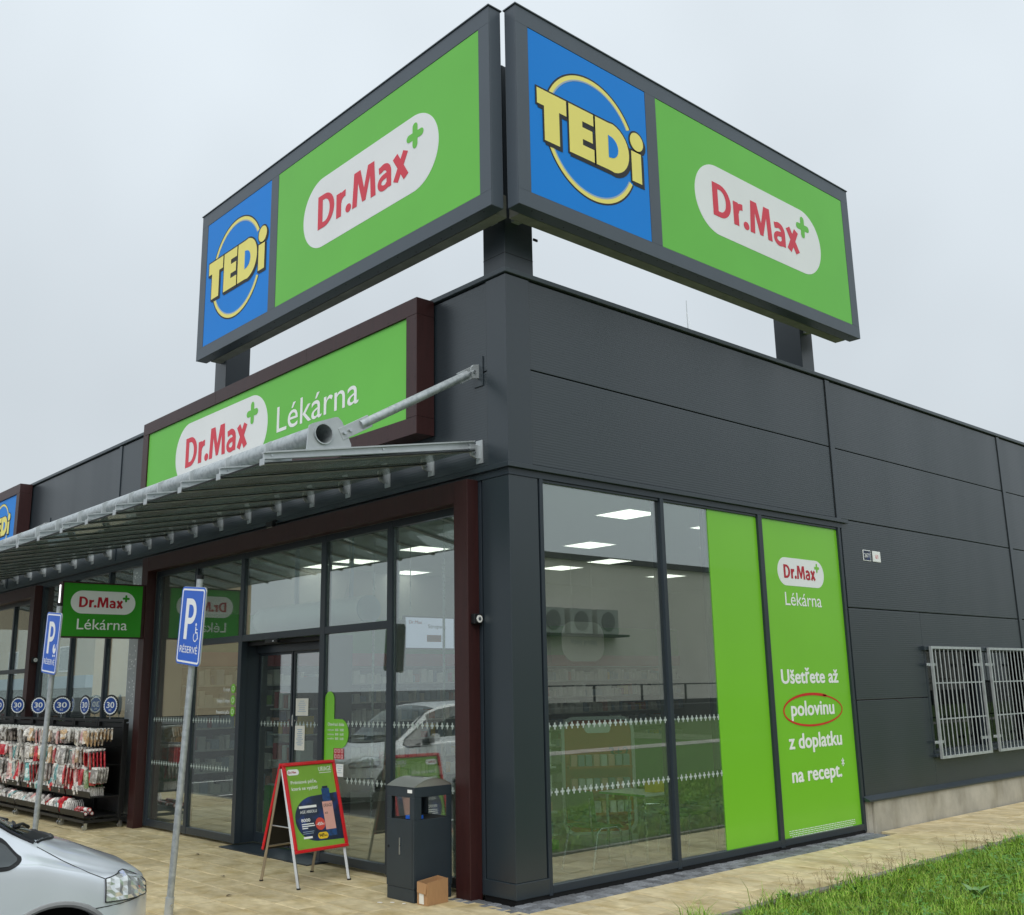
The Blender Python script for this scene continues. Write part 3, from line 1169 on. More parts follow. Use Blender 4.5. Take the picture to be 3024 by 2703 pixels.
# barred windows on the right side
wrec = fbox('window_recess', 'gasket', bld, R0, 8.12, 12.75, .84, 2.33, -.26, -.20)
for a, b in ((8.12, 8.19), (9.93, 10.02), (11.78, 11.86), (12.68, 12.75)):
    mull(R0, a, b, .84, 2.33, n0=-.20, n1=.004, name='window_frame')
mull(R0, 8.12, 12.75, .84, .90, n0=-.19, n1=.012, name='window_frame')
fbox('window_head_flashing', 'trim', bld, R0, 8.06, 12.8, 2.315, 2.375, -.01, .055, bevel=.004)
fbox('window_sill', 'trim', bld, R0, 8.08, 12.8, .815, .850, -.01, .06, bevel=.004)
for a, b in ((8.191, 9.929), (10.021, 11.779), (11.861, 12.679)):
    pane(R0, a, b, .901, 2.314, n=-.12, m='window_dark_glass')

FG = FR(.075)
def grille(u0, lab):
    u1, v0, v1 = u0 + 1.64, .79, 2.372
    t = thing('window_grille', lab, 'window grille', (.1, (u0 + u1) / 2, .79), 'galvanised window grilles')
    s_ = .036
    for a in ((u0, u1, v1 - s_, v1), (u0, u1, v0, v0 + s_), (u0, u0 + s_, v0 + s_ + .001, v1 - s_ - .001), (u1 - s_, u1, v0 + s_ + .001, v1 - s_ - .001)):
        fbox('frame_bar', 'galv', t, FG, a[0], a[1], a[2], a[3], .0, .036)
    for v in (1.335, 1.845):
        fbox('cross_bar', 'galv', t, FG, u0 + s_ + .001, u1 - s_ - .001, v - .009, v + .009, .004, .012)
    for i in range(1, 12):
        u = u0 + s_ / 2 + (u1 - u0 - s_) * i / 12
        MB().tube([FG(u, v0 + s_, .018), FG(u, v1 - s_, .018)], .0085, 8).build('bar', 'galv', t, smooth=True)
    for u, v in ((u0 - .10, 2.11), (u0 - .10, 1.02), (u1 - .26, 2.11), (u1 - .26, 1.02)):
        fbox('wall_bracket', 'galv', t, FG, u, u + .26, v - .02, v + .02, -.012, -.002)
        MB().tube([FG(u + .03, v, -.002), FG(u + .03, v, .008)], .010, 8).build('bracket_bolt', 'steel', t)
grille(8.145, 'galvanised bar grille over the barred window nearest the green film')
grille(10.07, 'galvanised bar grille cut by the right edge of the picture')

# ---------------- brown door portals on the front
def portal(x0, x1, lab):
    p = thing('door_portal', lab, 'portal', ((x0 + x1) / 2, -.1, 0), 'brown portals')
    n1 = .148
    for u0, u1 in ((x0, x0 + .215), (x1 - .215, x1)):
        fbox('portal_post', 'brown', p, F0, u0, u1, -.02, 3.9525, .002, n1, bevel=.004)
    fbox('portal_lintel', 'brown', p, F0, x0 + .216, x1 - .216, 3.735, 3.952, .002, n1 - .001, bevel=.004)
    mb = MB()
    z = .35
    for u0, u1 in ((x0, x0 + .215), (x1 - .215, x1)):
        z = .3
        while z < 3.9:
            for u in (u0 + .03, u1 - .03):
                mb.fbox(F0, u - .005, u + .005, z - .005, z + .005, n1 - .0005, n1 + .002)
            z += .6
    u = x0 + .5
    while u < x1 - .3:
        for v in (3.765, 3.92):
            mb.fbox(F0, u - .005, u + .005, v - .005, v + .005, n1 - .001, n1 + .0015)
        u += .62
    for sx, xs_ in ((1, x1), (-1, x0)):
        z = .3
        while z < 3.9:
            mb.box(xs_ - .001 if sx > 0 else xs_ - .002, xs_ + .002 if sx > 0 else xs_ + .001, -.08, -.07, z - .005, z + .005)
            z += .6
    mb.build('screw_heads', 'screw', p, kind='stuff')
    return p
portal(-8.335, -.465, 'dark brown portal framing the glazed pharmacy entrance')
portal(-21.2, -13.262, 'dark brown portal of the neighbouring shop at the left edge')

# ---------------- glazing behind the first portal
mull(F0, -8.12, -8.02, .03, 3.735, n1=0.0)
mull(F0, -.70, -.66, .03, 3.735, n1=0.0)
mull(F0, -.655, -.425, .03, 3.944, n1=0.0, name='corner_infill')
for a, b in ((-6.80, -6.715), (-5.41, -5.315), (-3.40, -3.295), (-2.035, -1.94)):
    mull(F0, a, b, .03, 3.735, n1=.001)
for a, b in ((-8.019, -6.801), (-6.714, -5.411), (-5.314, -3.401), (-3.294, -2.036), (-1.939, -.701)):
    mull(F0, a, b, 3.655, 3.735, n1=-.002, name='top_rail')
    if not (-5.4 < a < -5.3):
        mull(F0, a, b, .035, .125, n1=-.002, name='bottom_rail')
for a, b in ((-6.714, -5.411), (-5.314, -3.401), (-3.294, -2.036)):
    mull(F0, a, b, 2.555, 2.640, n1=-.001, name='transom')
P = {}
P['L1'] = pane(F0, -8.019, -6.801, .1255, 3.6545)
P['L2u'] = pane(F0, -6.714, -5.411, 2.6405, 3.6545)
P['L2'] = pane(F0, -6.714, -5.411, .1255, 2.5545)
P['Du'] = pane(F0, -5.314, -3.401, 2.6405, 3.6545)
P['R1u'] = pane(F0, -3.294, -2.036, 2.6405, 3.6545)
P['R1'] = pane(F0, -3.294, -2.036, .1255, 2.5545)
P['R2'] = pane(F0, -1.939, -.701, .1255, 3.6545)
for k, (a, b) in {'L1': (-7.98, -6.82), 'L2': (-6.69, -5.62), 'R1': (-2.80, -2.06), 'R2': (-1.92, -.72)}.items():
    for v in (1.535, .923):
        crosses(F0, a, b, v, .082, -.028, P[k])
# recessed sliding doors
yd = FF(.30)
fbox('door_return', 'frame_alu', bld, F0, -5.411, -5.33, .03, 2.554, -.40, -.091)
fbox('door_return', 'frame_alu', bld, F0, -3.385, -3.295, .03, 2.554, -.40, -.091)
fbox('door_soffit', 'gasket', bld, F0, -5.329, -3.386, 2.50, 2.5545, -.40, -.092)
mull(yd, -5.329, -3.386, 2.40, 2.499, n0=-.05, n1=.06, name='door_header')
for a, b in ((-5.329, -4.475), (-4.445, -3.386)):
    d = thing  # noqa
    dr = fbox('sliding_door', 'shop_glass', bld, yd, a + .036, b - .036, .151, 2.369, -.004, .006)
    MB().fbox(yd, a, a + .035, .03, 2.399, -.02, .02).fbox(yd, b - .035, b, .03, 2.399, -.02, .02).fbox(yd, a + .0355, b - .0355, .03, .150, -.02, .02).fbox(yd, a + .0355, b - .0355, 2.370, 2.399, -.02, .02).build('door_frame', 'frame_alu', dr)
    P['D%d' % (a > -5)] = dr
    crosses(yd, a + .08, b - .05, 1.50, .085, .008, dr)
fbox('threshold_mat', 'frame_alu', bld, F0, -5.41, -3.295, -.01, .012, -.30, .16)
sn = fbox('door_sensor', 'plastic_black', bld, F0, -4.62, -4.32, 2.50, 2.552, .002, .05, bevel=.008)
fbox('sensor_eye', 'steel', sn, F0, -4.42, -4.39, 2.515, 2.535, .0505, .053)

# notices and print on the entrance glass
pf = FF(.03)
def notice(u0, u1, v0, v1, fr, parent, m='paper', lines=6, n=.0015):
    p = MB().add([fr(u0, v0, n), fr(u1, v0, n), fr(u1, v1, n), fr(u0, v1, n)], [(0, 1, 2, 3)]).build('notice', m, parent)
    mb = MB()
    h = (v1 - v0)
    for i in range(lines):
        v = v1 - h * (.16 + .7 * i / max(1, lines))
        w = (u1 - u0) * random.uniform(.35, .75)
        c = (u0 + u1) / 2
        mb.add([fr(c - w / 2, v - h * .018, n + .001), fr(c + w / 2, v - h * .018, n + .001), fr(c + w / 2, v + h * .018, n + .001), fr(c - w / 2, v + h * .018, n + .001)], [(0, 1, 2, 3)])
    mb.build('notice_print', 'greyline', p)
    return p
yd2 = FF(.29)
notice(-4.385, -4.09, 1.605, 1.815, yd2, P['D1'])
notice(-4.39, -4.16, 1.19, 1.485, yd2, P['D1'], lines=9)
MB().prism([(-4.52, 1.545), (-4.46, 1.62), (-4.40, 1.545), (-4.46, 1.47)], yd2, .001, .0016).build('door_sticker', 'white_print', P['D1'])
for i, (v, s) in enumerate(((1.952, 'E-recept'), (1.805, 'Výdejna E-shopu'), (1.657, 'Preventivní péče'))):
    c = MB().prism(circle(-5.555, v, .062, 28), pf, .002, .003).build('round_sticker', 'green_vinyl', P['L2'])
    text('lettering', s, 'white_print', c, pf, -5.645, v - .03, .045, width=(.18, .37, .37)[i], bold=.012, n=.003, align='R')
    MB().ring(circle(-5.555, v, .034, 20), circle(-5.555, v, .027, 20), pf, .003, .0036).build('sticker_icon', 'white_print', c)
# big half cross sticker with the opening hours
hp = [(-3.29, .95), (-3.09, .95), (-3.09, 1.265), (-2.95, 1.265)] + arc(-2.95, 1.425, .16, -90, 90, 16) + [(-3.09, 1.585), (-3.09, 1.745)] + arc(-3.19, 1.745, .10, 0, 180, 14)[0:] + [(-3.29, 1.745)]
hp2 = []
for q in hp:
    if not hp2 or (abs(q[0] - hp2[-1][0]) + abs(q[1] - hp2[-1][1])) > 1e-5:
        hp2.append(q)
vs_, fs_ = polyface([(a, b + (.05 if b > 1.6 else 0)) for a, b in hp2], pf, .004)
hs = MB().add(vs_, fs_).build('hours_sticker', 'green_vinyl', P['R1'])
text('lettering', 'Otevírací doba', 'white_print', hs, pf, -3.22, 1.51, .035, width=.34, bold=.008, n=.0055)
for i, (s, t) in enumerate((('pondělí–pátek', '8:00 - 18:00'), ('sobota', '8:00 - 16:00'), ('neděle', '8:00 - 16:00'))):
    text('lettering', s, 'white_print', hs, pf, -3.22, 1.455 - i * .048, .018, width=.13, n=.0055)
    text('lettering', t, 'white_print', hs, pf, -3.06, 1.452 - i * .048, .026, width=.17, n=.0055, bold=.005)
rs = MB().fbox(pf, -3.085, -2.885, 1.147, 1.262, .002, .003).build('rules_sticker', 'red_deep', P['R1'])
for i in range(3):
    for j in range(2):
        c = (-3.085 + .033 + i * .067, 1.147 + .029 + j * .058)
        MB().ring(circle(c[0], c[1], .022, 18), circle(c[0], c[1], .016, 18), pf, .003, .0036).build('rule_icon', 'white_print', rs)
notice(-3.03, -2.885, .957, 1.094, pf, P['R1'], m='white_print', lines=4, n=.003)

# ---------------- glazing between the portals and beyond
us = [-8.75, -9.98, -11.58, -13.20]
for u in (-9.98, -11.58, -13.215):
    mull(F0, u - .035, u + .035, .03, 3.944)
mull(F0, -8.37, -8.337, .03, 3.944)
for a, b in ((-9.944, -8.371), (-11.544, -10.016), (-13.179, -11.616)):
    mull(F0, a, b, .035, .125, name='bottom_rail')
    mull(F0, a, b, 3.90, 3.944, name='top_rail')
    pane(F0, a, b, .1255, 3.8995)
fbox('perforated_film', 'perf_film', bld, F0, -9.10, -8.74, .13, 3.89, -.029, -.0275)
mb = MB()
for i in range(120):
    u, v = random.uniform(-9.05, -8.80), random.uniform(1.6, 3.8)
    b = random.choice([.006, .010, .014])
    mb.fbox(F0, u - b, u + b, v - b * .35, v + b * .35, -.027, -.0265)
    mb.fbox(F0, u - b * .35, u + b * .35, v - b, v + b, -.0268, -.0262)
mb.build('film_print', 'white_print', bld, kind='stuff')
for u in (-14.85, -16.4, -18.0, -19.5):
    mull(F0, u - .035, u + .035, .03, 3.735)
mull(F0, -13.52, -13.478, .03, 3.735)
for a, b in ((-14.814, -13.521), (-16.364, -14.886), (-17.964, -16.436), (-19.464, -18.036), (-20.98, -19.536)):
    pane(F0, a, b, .1255, 3.6545)
    mull(F0, a, b, .035, .125, name='bottom_rail')
    mull(F0, a, b, 3.655, 3.735, name='top_rail')
    mull(F0, a, b, 2.34, 2.42, name='transom')

# ------------------------------------------------------------------ rooftop frame and signs
fr_ = thing('rooftop_sign_support', 'dark steel posts and concrete beams carrying the two rooftop signs', 'support', (0, 0, 6.1))
for nm, a in (('post', (-.34, .0, .0, .40, 6.1, 8.45)), ('post', (-.41, .0, 5.51, 5.81, 6.1, 8.3)), ('post', (-6.47, -6.12, .0, .38, 6.1, 8.3))):
    box(nm, 'trim', fr_, *a, bevel=.006)
box('beam', 'concrete_beam', fr_, .19, .338, -.10, 6.10, 6.5545, 6.80)
box('beam', 'concrete_beam', fr_, -6.05, .18, -.275, -.13, 6.5545, 6.80)
for y_ in (.10, 5.6):
    box('bracket', 'galv', fr_, -.02, .189, y_, y_ + .1, 6.64, 6.74)
for x_ in (-.2, -6.3):
    box('bracket', 'galv', fr_, x_, x_ + .1, -.129, .02, 6.64, 6.74)
box('post_band', 'gasket', fr_, -.3405, .0015, -.0015, .4005, 6.28, 6.286)
box('post_cable', 'plastic_black', fr_, .005, .02, .40, .46, 6.52, 6.545)

def roof_sign(name, fr, u0, u1, d, lab, blue, green):
    s = thing(name, lab, 'sign', fr((u0 + u1) / 2, 6.553, -d), 'rooftop signs')
    fbox('cabinet', 'sign_frame', s, fr, u0, u1, 6.553, 8.789, -d, -.012, bevel=.006)
    # raised frame round the panels
    v0, v1 = 6.726, 8.590
    mb = MB()
    mb.fbox(fr, u0, u1, 6.5532, v0 - .004, -.0118, .0).fbox(fr, u0, u1, v1 + .004, 8.7888, -.0118, .0)
    cuts = sorted([blue, green])
    mb.fbox(fr, u0, cuts[0][0] - .004, v0 - .0038, v1 + .0038, -.0118, .0)
    mb.fbox(fr, cuts[0][1] + .004, cuts[1][0] - .004, v0 - .0038, v1 + .0038, -.0118, .0)
    mb.fbox(fr, cuts[1][1] + .004, u1, v0 - .0038, v1 + .0038, -.0118, .0)
    mb.build('face_frame', 'sign_frame', s, bevel=.002)
    b = fbox('blue_panel', 'blue_sign', s, fr, blue[0], blue[1], v0, v1, -.0115, -.004)
    g_ = fbox('green_panel', 'green_sign', s, fr, green[0], green[1], v0, v1, -.0115, -.004)
    f2 = (lambda u, v, n=0.0: fr(u, v, n - .004))
    tedi(b, f2, (blue[0] + blue[1]) / 2, 7.645, n=.0015)
    logo(g_, f2, green[0] + .66, 7.645, 2.75, n=.002, H=.915)
    fbox('top_flashing', 'cap', s, fr, u0 - .012, u1 + .012, 8.789, 8.802, -d - .01, .012)
    mb = MB()
    for i in range(26):
        u = u0 + .2 + (u1 - u0 - .4) * i / 25 + random.uniform(-.05, .05)
        n_ = -random.choice([.05, .12])
        mb.fbox(fr, u - .006, u + .006, 6.551, 6.5532, n_ - .006, n_ + .006)
    mb.build('rivets', 'gasket', s, kind='stuff')
    return s
roof_sign('rooftop_sign', FR(.515), -.261, 6.212, .17, 'wide rooftop sign facing right, blue panel beside the corner', (-.087, 1.759), (1.951, 6.032))
roof_sign('rooftop_sign', FF(-.451), -6.162, .312, .165, 'wide rooftop sign facing left over the entrance, green panel at the corner', (-5.971, -4.126), (-3.933, .141))

# stay wires and masts seen under the signs
for i, (p0, lab) in enumerate((((-2.6, 6.4), 'thin lightning rod on the roof, seen under the right rooftop sign'), ((-7.0, 3.4), 'thin lightning rod on the roof, seen under the left rooftop sign'))):
    t = thing('lightning_rod', lab, 'lightning rod', (p0[0], p0[1], 6.0), 'roof rods')
    MB().tube([(p0[0], p0[1], 5.98), (p0[0], p0[1], 8.1)], .011, 6, r2=.006).build('rod', 'galv', t)
    for a in (0, 2.1, 4.2):
        MB().tube([(p0[0], p0[1], 7.9), (p0[0] + .5 * math.cos(a), p0[1] + .5 * math.sin(a), 5.98)], .003, 4).build('stay', 'galv', t)

# ------------------------------------------------------------------ fascia signs above the canopy
def fascia(x0, x1, lab):
    s = thing('fascia_sign', lab, 'sign', ((x0 + x1) / 2, -.13, 4.55), 'brown framed fascia signs')
    z0, z1, d, w = 4.545, 6.078, .26, .19
    fbox('box_body', 'gasket', s, F0, x0 + .02, x1 - .02, z0 + .02, z1 - .02, .02, d - .03)
    fbox('frame_board', 'brown', s, F0, x0, x1, z1 - w, z1, .021, d, bevel=.003)
    fbox('frame_board', 'brown', s, F0, x0, x1, z0, z0 + w, .021, d, bevel=.003)
    fbox('frame_board', 'brown', s, F0, x0, x0 + w, z0 + w + .002, z1 - w - .002, .021, d - .0005, bevel=.003)
    fbox('frame_board', 'brown', s, F0, x1 - w, x1, z0 + w + .002, z1 - w - .002, .021, d - .0005, bevel=.003)
    mb = MB()
    u = x0 + .05
    while u < x1:
        for v in (z1 - .03, z1 - w + .03, z0 + .03, z0 + w - .03):
            mb.fbox(F0, u - .006, u + .006, v - .006, v + .006, d - .001, d + .0015)
        u += .6
    v = z0 + .3
    while v < z1 - .2:
        for u in (x0 + .03, x0 + w - .03, x1 - w + .03, x1 - .03):
            mb.fbox(F0, u - .006, u + .006, v - .006, v + .006, d - .0015, d + .001)
        v += .33
    mb.build('screw_heads', 'screw', s, kind='stuff')
    for u in (x0 + 2.45, x0 + 4.9):
        fbox('board_joint', 'screw', s, F0, u, u + .006, z1 - w + .003, z1 - .003, d - .001, d + .0008)
    return s
fs1 = fascia(-8.335, -1.158, 'brown framed green pharmacy sign above the glass canopy')
f2 = FF(-.238)
gp = fbox('green_panel', 'green_sign', fs1, f2, -8.143, -1.350, 4.737, 5.886, -.008, 0.0)
logo(gp, f2, -7.14, 5.33, 2.745, n=.002, H=.90)
text('lettering', 'Lékárna', 'white_print', gp, f2, -4.152, 5.135, .335, width=1.86, bold=.002)
fs2 = fascia(-21.2, -14.335, 'brown framed blue sign of the neighbouring shop, cut by the left edge')
bp_ = fbox('blue_panel', 'blue_sign', fs2, f2, -21.0, -14.53, 4.737, 5.886, -.008, 0.0)
tedi(bp_, f2, -15.43, 5.315, S=.68, n=.002)

# ------------------------------------------------------------------ glass canopy on galvanised beams
can = thing('glass_canopy', 'glass canopy on galvanised steel beams over the shop fronts', 'canopy', (-9, -1.2, 4.0))
YF, YB = -2.44, -.085
def cz(y):                                  # top line of the beams
    return 4.345 + (3.905 - 4.345) * (y - YB) / (YF - YB)
NB = 25
BX = [-.43 - .8 * k for k in range(NB)]
def pxz(x0, x1, prof):
    mb = MB()
    k = len(prof)
    vs = [(x0, y, z) for y, z in prof] + [(x1, y, z) for y, z in prof]
    fs = [tuple(range(k)), tuple(reversed(range(k, 2 * k)))] + [(i, k + i, k + (i + 1) % k, (i + 1) % k) for i in range(k)]
    return mb.add(vs, fs)
beam_me = {}
YT, ZTB, RT = -1.855, 4.150, .097
for k, x in enumerate(BX):
    first = k == 0
    b = pxz(x - .028, x + .028, [(YB, cz(YB)), (YF, cz(YF)), (YF, cz(YF) - .014), (YB, cz(YB) - .014)])
    b.v += []
    w = pxz(x - .006, x + .006, [(YB, cz(YB) - .014), (YF, cz(YF) - .014), (YF, cz(YF) - .060), (YB, cz(YB) - .075)])
    b.add(w.v, w.f)
    lo = pxz(x - .030, x + .030, [(YB, cz(YB) - .0755), (YF, cz(YF) - .0605), (YF, cz(YF) - .068), (YB, cz(YB) - .084)])
    b.add(lo.v, lo.f)
    bo = b.build('beam', 'galv', can)
    # saddle plate gripping the tube
    if first:
        prof = [(-2.02, cz(-2.02)), (-1.545, cz(-1.545)), (-1.66, 4.30), (-1.71, 4.335), (-1.96, 4.235), (-2.0, 4.21)]
    else:
        prof = [(-2.0, cz(-2.0)), (-1.70, cz(-1.70)), (-1.70, 4.22), (-1.73, 4.262), (-1.93, 4.225), (-1.985, 4.19)]
    if first:                                # open end plate: the tube passes through it
        nn = 72
        outer, inner = [], []
        for q in range(nn):
            a = 2 * math.pi * q / nn
            dx_, dz_ = math.cos(a), math.sin(a)
            best = 9
            for i in range(len(prof)):
                (ya, za), (yb, zb) = prof[i], prof[(i + 1) % len(prof)]
                ey, ez = yb - ya, zb - za
                den = dx_ * ez - dz_ * ey
                if abs(den) < 1e-9:
                    continue
                tt_ = ((ya - YT) * ez - (za - ZTB) * ey) / den
                uu_ = ((ya - YT) * dz_ - (za - ZTB) * dx_) / den
                if tt_ > 0 and -1e-6 <= uu_ <= 1 + 1e-6:
                    best = min(best, tt_)
            best = max(best, RT + .003)
            outer.append((YT + dx_ * best, ZTB + dz_ * best))
            inner.append((YT + dx_ * (RT + .001), ZTB + dz_ * (RT + .001)))
        MB().ring(outer, inner, lambda u, v, n=0.0: (x + n, u, v), -.008, .008).build('saddle_plate', 'galv', can)
    else:
        pxz(x - .008, x + .008, prof).build('saddle_plate', 'galv', can, bevel=.002)
    # front clip and bolts
    MB().box(x - .036, x + .036, YF - .014, YF - .001, cz(YF) - .122, cz(YF) - .062).build('end_clip', 'galv', can, bevel=.004)
    mbb = MB()
    for yy in (-2.36, -1.2, -.16):
        mbb.tube([(x - .012, yy, cz(yy) - .035), (x + .014, yy, cz(yy) - .035)], .011, 6)
    mbb.build('bolts', 'steel', can)
    # wall lug
    lug = pxz(x - .012, x + .012, [(0.0, 4.17), (-.06, 4.165), (-.12, 4.185), (-.145, 4.23), (-.145, 4.31), (0.0, 4.31)])
    lo_ = lug.build('wall_lug', 'galv', can, bevel=.004)
    MB().box(x - .05, x + .05, -.012, -.001, 4.12, 4.36).build('wall_plate', 'galv', can)
    MB().tube([(x + .012, -.09, 4.215), (x + .030, -.09, 4.215)], .014, 6).build('lug_bolt', 'steel', lo_)
    if k < NB - 1:
        xa, xb = BX[k + 1] + .012, x - .012
        mb = MB()
        y0, y1 = YF + .005, YB - .01
        dz = -.0995
        mb.add([(xa, y0, cz(y0) + dz), (xb, y0, cz(y0) + dz), (xb, y1, cz(y1) + dz), (xa, y1, cz(y1) + dz),
                (xa, y0, cz(y0) + dz + .010), (xb, y0, cz(y0) + dz + .010), (xb, y1, cz(y1) + dz + .010), (xa, y1, cz(y1) + dz + .010)],
               [(0, 3, 2, 1), (4, 5, 6, 7), (0, 1, 5, 4), (1, 2, 6, 5), (2, 3, 7, 6), (3, 0, 4, 7)])
        gpn = mb.build('glass_pane', 'canopy_glass', can)
        MB().box(xa, xb, y0 - .006, y0 - .001, cz(y0) + dz - .003, cz(y0) + dz + .012).build('edge_seal', 'gasket', gpn)
    # clamp strip under the glass: two pale rails with a dark groove
    for a_, b_, m_, o_ in ((-.034, -.008, 'galv', .0), (.008, .034, 'galv', .0), (-.0075, .0075, 'gasket', .003), (-.052, -.036, 'gasket', .002), (.036, .052, 'gasket', .002)):
        pxz(x + a_, x + b_, [(YB - .02, cz(YB - .02) - .1015), (YF, cz(YF) - .1015), (YF, cz(YF) - .1145 + o_), (YB - .02, cz(YB - .02) - .1145 + o_)]).build('clamp_rail' if m_ == 'galv' else 'clamp_gasket', m_, can)
MB().hollow((-.405, YT, ZTB), (BX[-1] - .1, YT, ZTB), RT, RT - .010, 32).build('tube', 'galv_tube', can, smooth=True)
# tie rods
for k in (0, 16):
    x = BX[k]
    p0, p1 = Vector((x, -1.56, 4.236)), Vector((x, -.06, 5.09))
    d = (p1 - p0).normalized()
    rd = MB().tube([p0 + d * .12, p1 - d * .12], .043, 18).build('tie_rod', 'galv_tube', can, smooth=True)
    for pa, pb in ((p0 - d * .13, p0 + d * .24), (p1 - d * .24, p1 - d * .02)):
        n_ = Vector((0, -d.z, d.y)) * .058
        mb = MB()
        for xx0, xx1 in ((x - .012, x - .002), (x + .002, x + .012)):
            vs = []
            for xx in (xx0, xx1):
                for q in (pa - n_, pb - n_, pb + n_, pa + n_):
                    vs.append((xx, q.y, q.z))
            mb.add(vs, [(0, 1, 2, 3), (7, 6, 5, 4), (0, 4, 5, 1), (1, 5, 6, 2), (2, 6, 7, 3), (3, 7, 4, 0)])
        mb.build('fork_plate', 'galv', rd, bevel=.003)
    MB().box(x - .07, x + .07, -.014, -.001, 4.93, 5.25).build('anchor_plate', 'trim', can, bevel=.003)
    pxz(x - .014, x + .014, [(0.0, 5.02), (-.10, 5.0), (-.13, 5.04), (-.13, 5.10), (-.09, 5.15), (0.0, 5.17)]).build('anchor_lug', 'galv', can, bevel=.004)
    mb = MB()
    for q in (p0 - d * .02, p0 - d * .09, p1 - d * .03, p1 - d * .09):
        mb.tube([q + Vector((.012, 0, 0)), q + Vector((.034, 0, 0))], .017, 6)
    mb.build('rod_bolts', 'steel', can)

# floodlight over the entrance, small wall spots on the portals
fl = thing('floodlight', 'small black floodlight fixed above the entrance lintel', 'floodlight', (-4.42, -.12, 3.99))
MB().box(-4.50, -4.34, -.16, -.10, 3.955, 4.03).build('housing', 'plastic_black', fl, bevel=.006)
MB().box(-4.485, -4.355, -.148, -.108, 3.950, 3.9548).build('lens', 'lamp_lens', fl)
MB().tube([(-4.42, -.12, 4.03), (-4.42, -.05, 4.05)], .012, 8).build('bracket', 'plastic_black', fl)
for x_, lab in ((-.465, 'small black spotlight on the right side of the entrance portal'), (-13.262, 'small black spotlight on the neighbouring shop portal')):
    s = thing('wall_spot', lab, 'spotlight', (x_, -.06, 2.56), 'portal spotlights')
    MB().box(x_, x_ + .06, -.115, -.015, 2.51, 2.61).build('housing', 'plastic_black', s, bevel=.008)
    MB().tube([(x_ + .06, -.055, 2.56), (x_ + .066, -.055, 2.56)], .036, 18).build('lens', 'lamp_lens', s)
    MB().tube([(x_ + .066, -.055, 2.56), (x_ + .068, -.055, 2.56)], .018, 12).build('lens_core', 'steel', s)

# house number plates
for (u0, u1, s, lab, a, b) in ((6.645, 6.85, '2677', 'dark blue house number plate reading 2677', 'poster_navy', 'white_print'), (6.905, 7.122, '61', 'white house number plate reading 61 in red', 'white_print', 'red_print')):
    hn = thing('house_number', lab, 'number plate', (0.0, (u0 + u1) / 2, 3.6))
    pl_ = MB().fbox(R0, u0, u1, 3.534, 3.686, .001, .008).build('plate', 'white_print', hn, bevel=.003)
    MB().fbox(R0, u0 + .012, u1 - .012, 3.544, 3.676, .0082, .009).build('plate_field', a, pl_)
    text('digits', s, b, pl_, R0, (u0 + u1) / 2, 3.583, .055, width=(.14 if len(s) > 2 else .07), bold=.01, n=.0105, align='C')

# projecting pharmacy sign
bs = thing('blade_sign', 'projecting green pharmacy sign with brown edge left of the entrance', 'sign', (-8.22, -.76, 2.72))
XB = -8.16
MB().box(XB - .16, XB - .004, -1.385, -.150, 2.722, 3.528).build('sign_box', 'brown', bs, bevel=.004)
fb = FR(XB)
MB().fbox(fb, -1.385, -.150, 2.722, 2.739, -.0038, .004).fbox(fb, -1.385, -.150, 3.508, 3.528, -.0038, .004).fbox(fb, -1.385, -1.362, 2.7395, 3.5075, -.0038, .004).fbox(fb, -.19, -.150, 2.7395, 3.5075, -.0038, .004).build('edge_frame', 'brown', bs)
gp = MB().fbox(fb, -1.361, -.191, 2.740, 3.507, -.0036, -.001).build('green_panel', 'green_blade', bs)
logo(gp, fb, -1.253, 3.237, .957, n=.001, H=.335, grn='green_blade', red='red_deep', bold=.022)
text('lettering', 'Lékárna', 'white_print', gp, fb, -1.142, 2.842, .15, width=.74, bold=.002, n=.001)
MB().box(XB - .11, XB - .06, -1.3885, -1.3855, 2.80, 3.12).box(XB - .11, XB - .06, -1.3885, -1.3855, 3.15, 3.48).build('light_strip', 'led', bs)

# ------------------------------------------------------------------ interior of the pharmacy
room = thing('shop_interior', 'pale walls, floor and ceiling inside the pharmacy', 'room', (-4.4, 6, 0))
ZC = 4.05
box('floor', 'int_floor', room, -8.70, -.095, .11, 13.0, -.03, -.004)
box('ceiling', 'int_ceiling', room, -8.70, -.10, .11, 13.0, ZC, ZC + .03)
box('wall', 'int_wall', room, -8.80, -8.70, .11, 13.0, -.03, ZC + .03)
box('wall', 'int_wall', room, -8.70, -.2, 13.0, 13.1, -.03, ZC + .03)
lights = [(-1.63, 2.96, 'nearest the corner'), (-3.98, 4.72, 'second from the corner, in the right window'), (-5.29, 6.60, 'third in the right window'), (-6.50, 6.60, 'at the left of the right window'),
          (-1.60, 4.86, 'cut by the green film pane, upper'), (-2.89, 6.75, 'cut by the green film pane, lower'), (-5.82, 2.88, 'in the pane beside the right portal post'), (-7.70, 2.88, 'above the door in the right upper pane'),
          (-8.66, 4.70, 'smallest of those seen through the entrance'), (-8.66, 2.88, 'in the pane left of the door'), (-3.9, 2.9, 'hidden behind the lintel'), (-6.4, 9.5, 'deep in the shop'), (-3.0, 9.5, 'deep in the shop near the windows')]
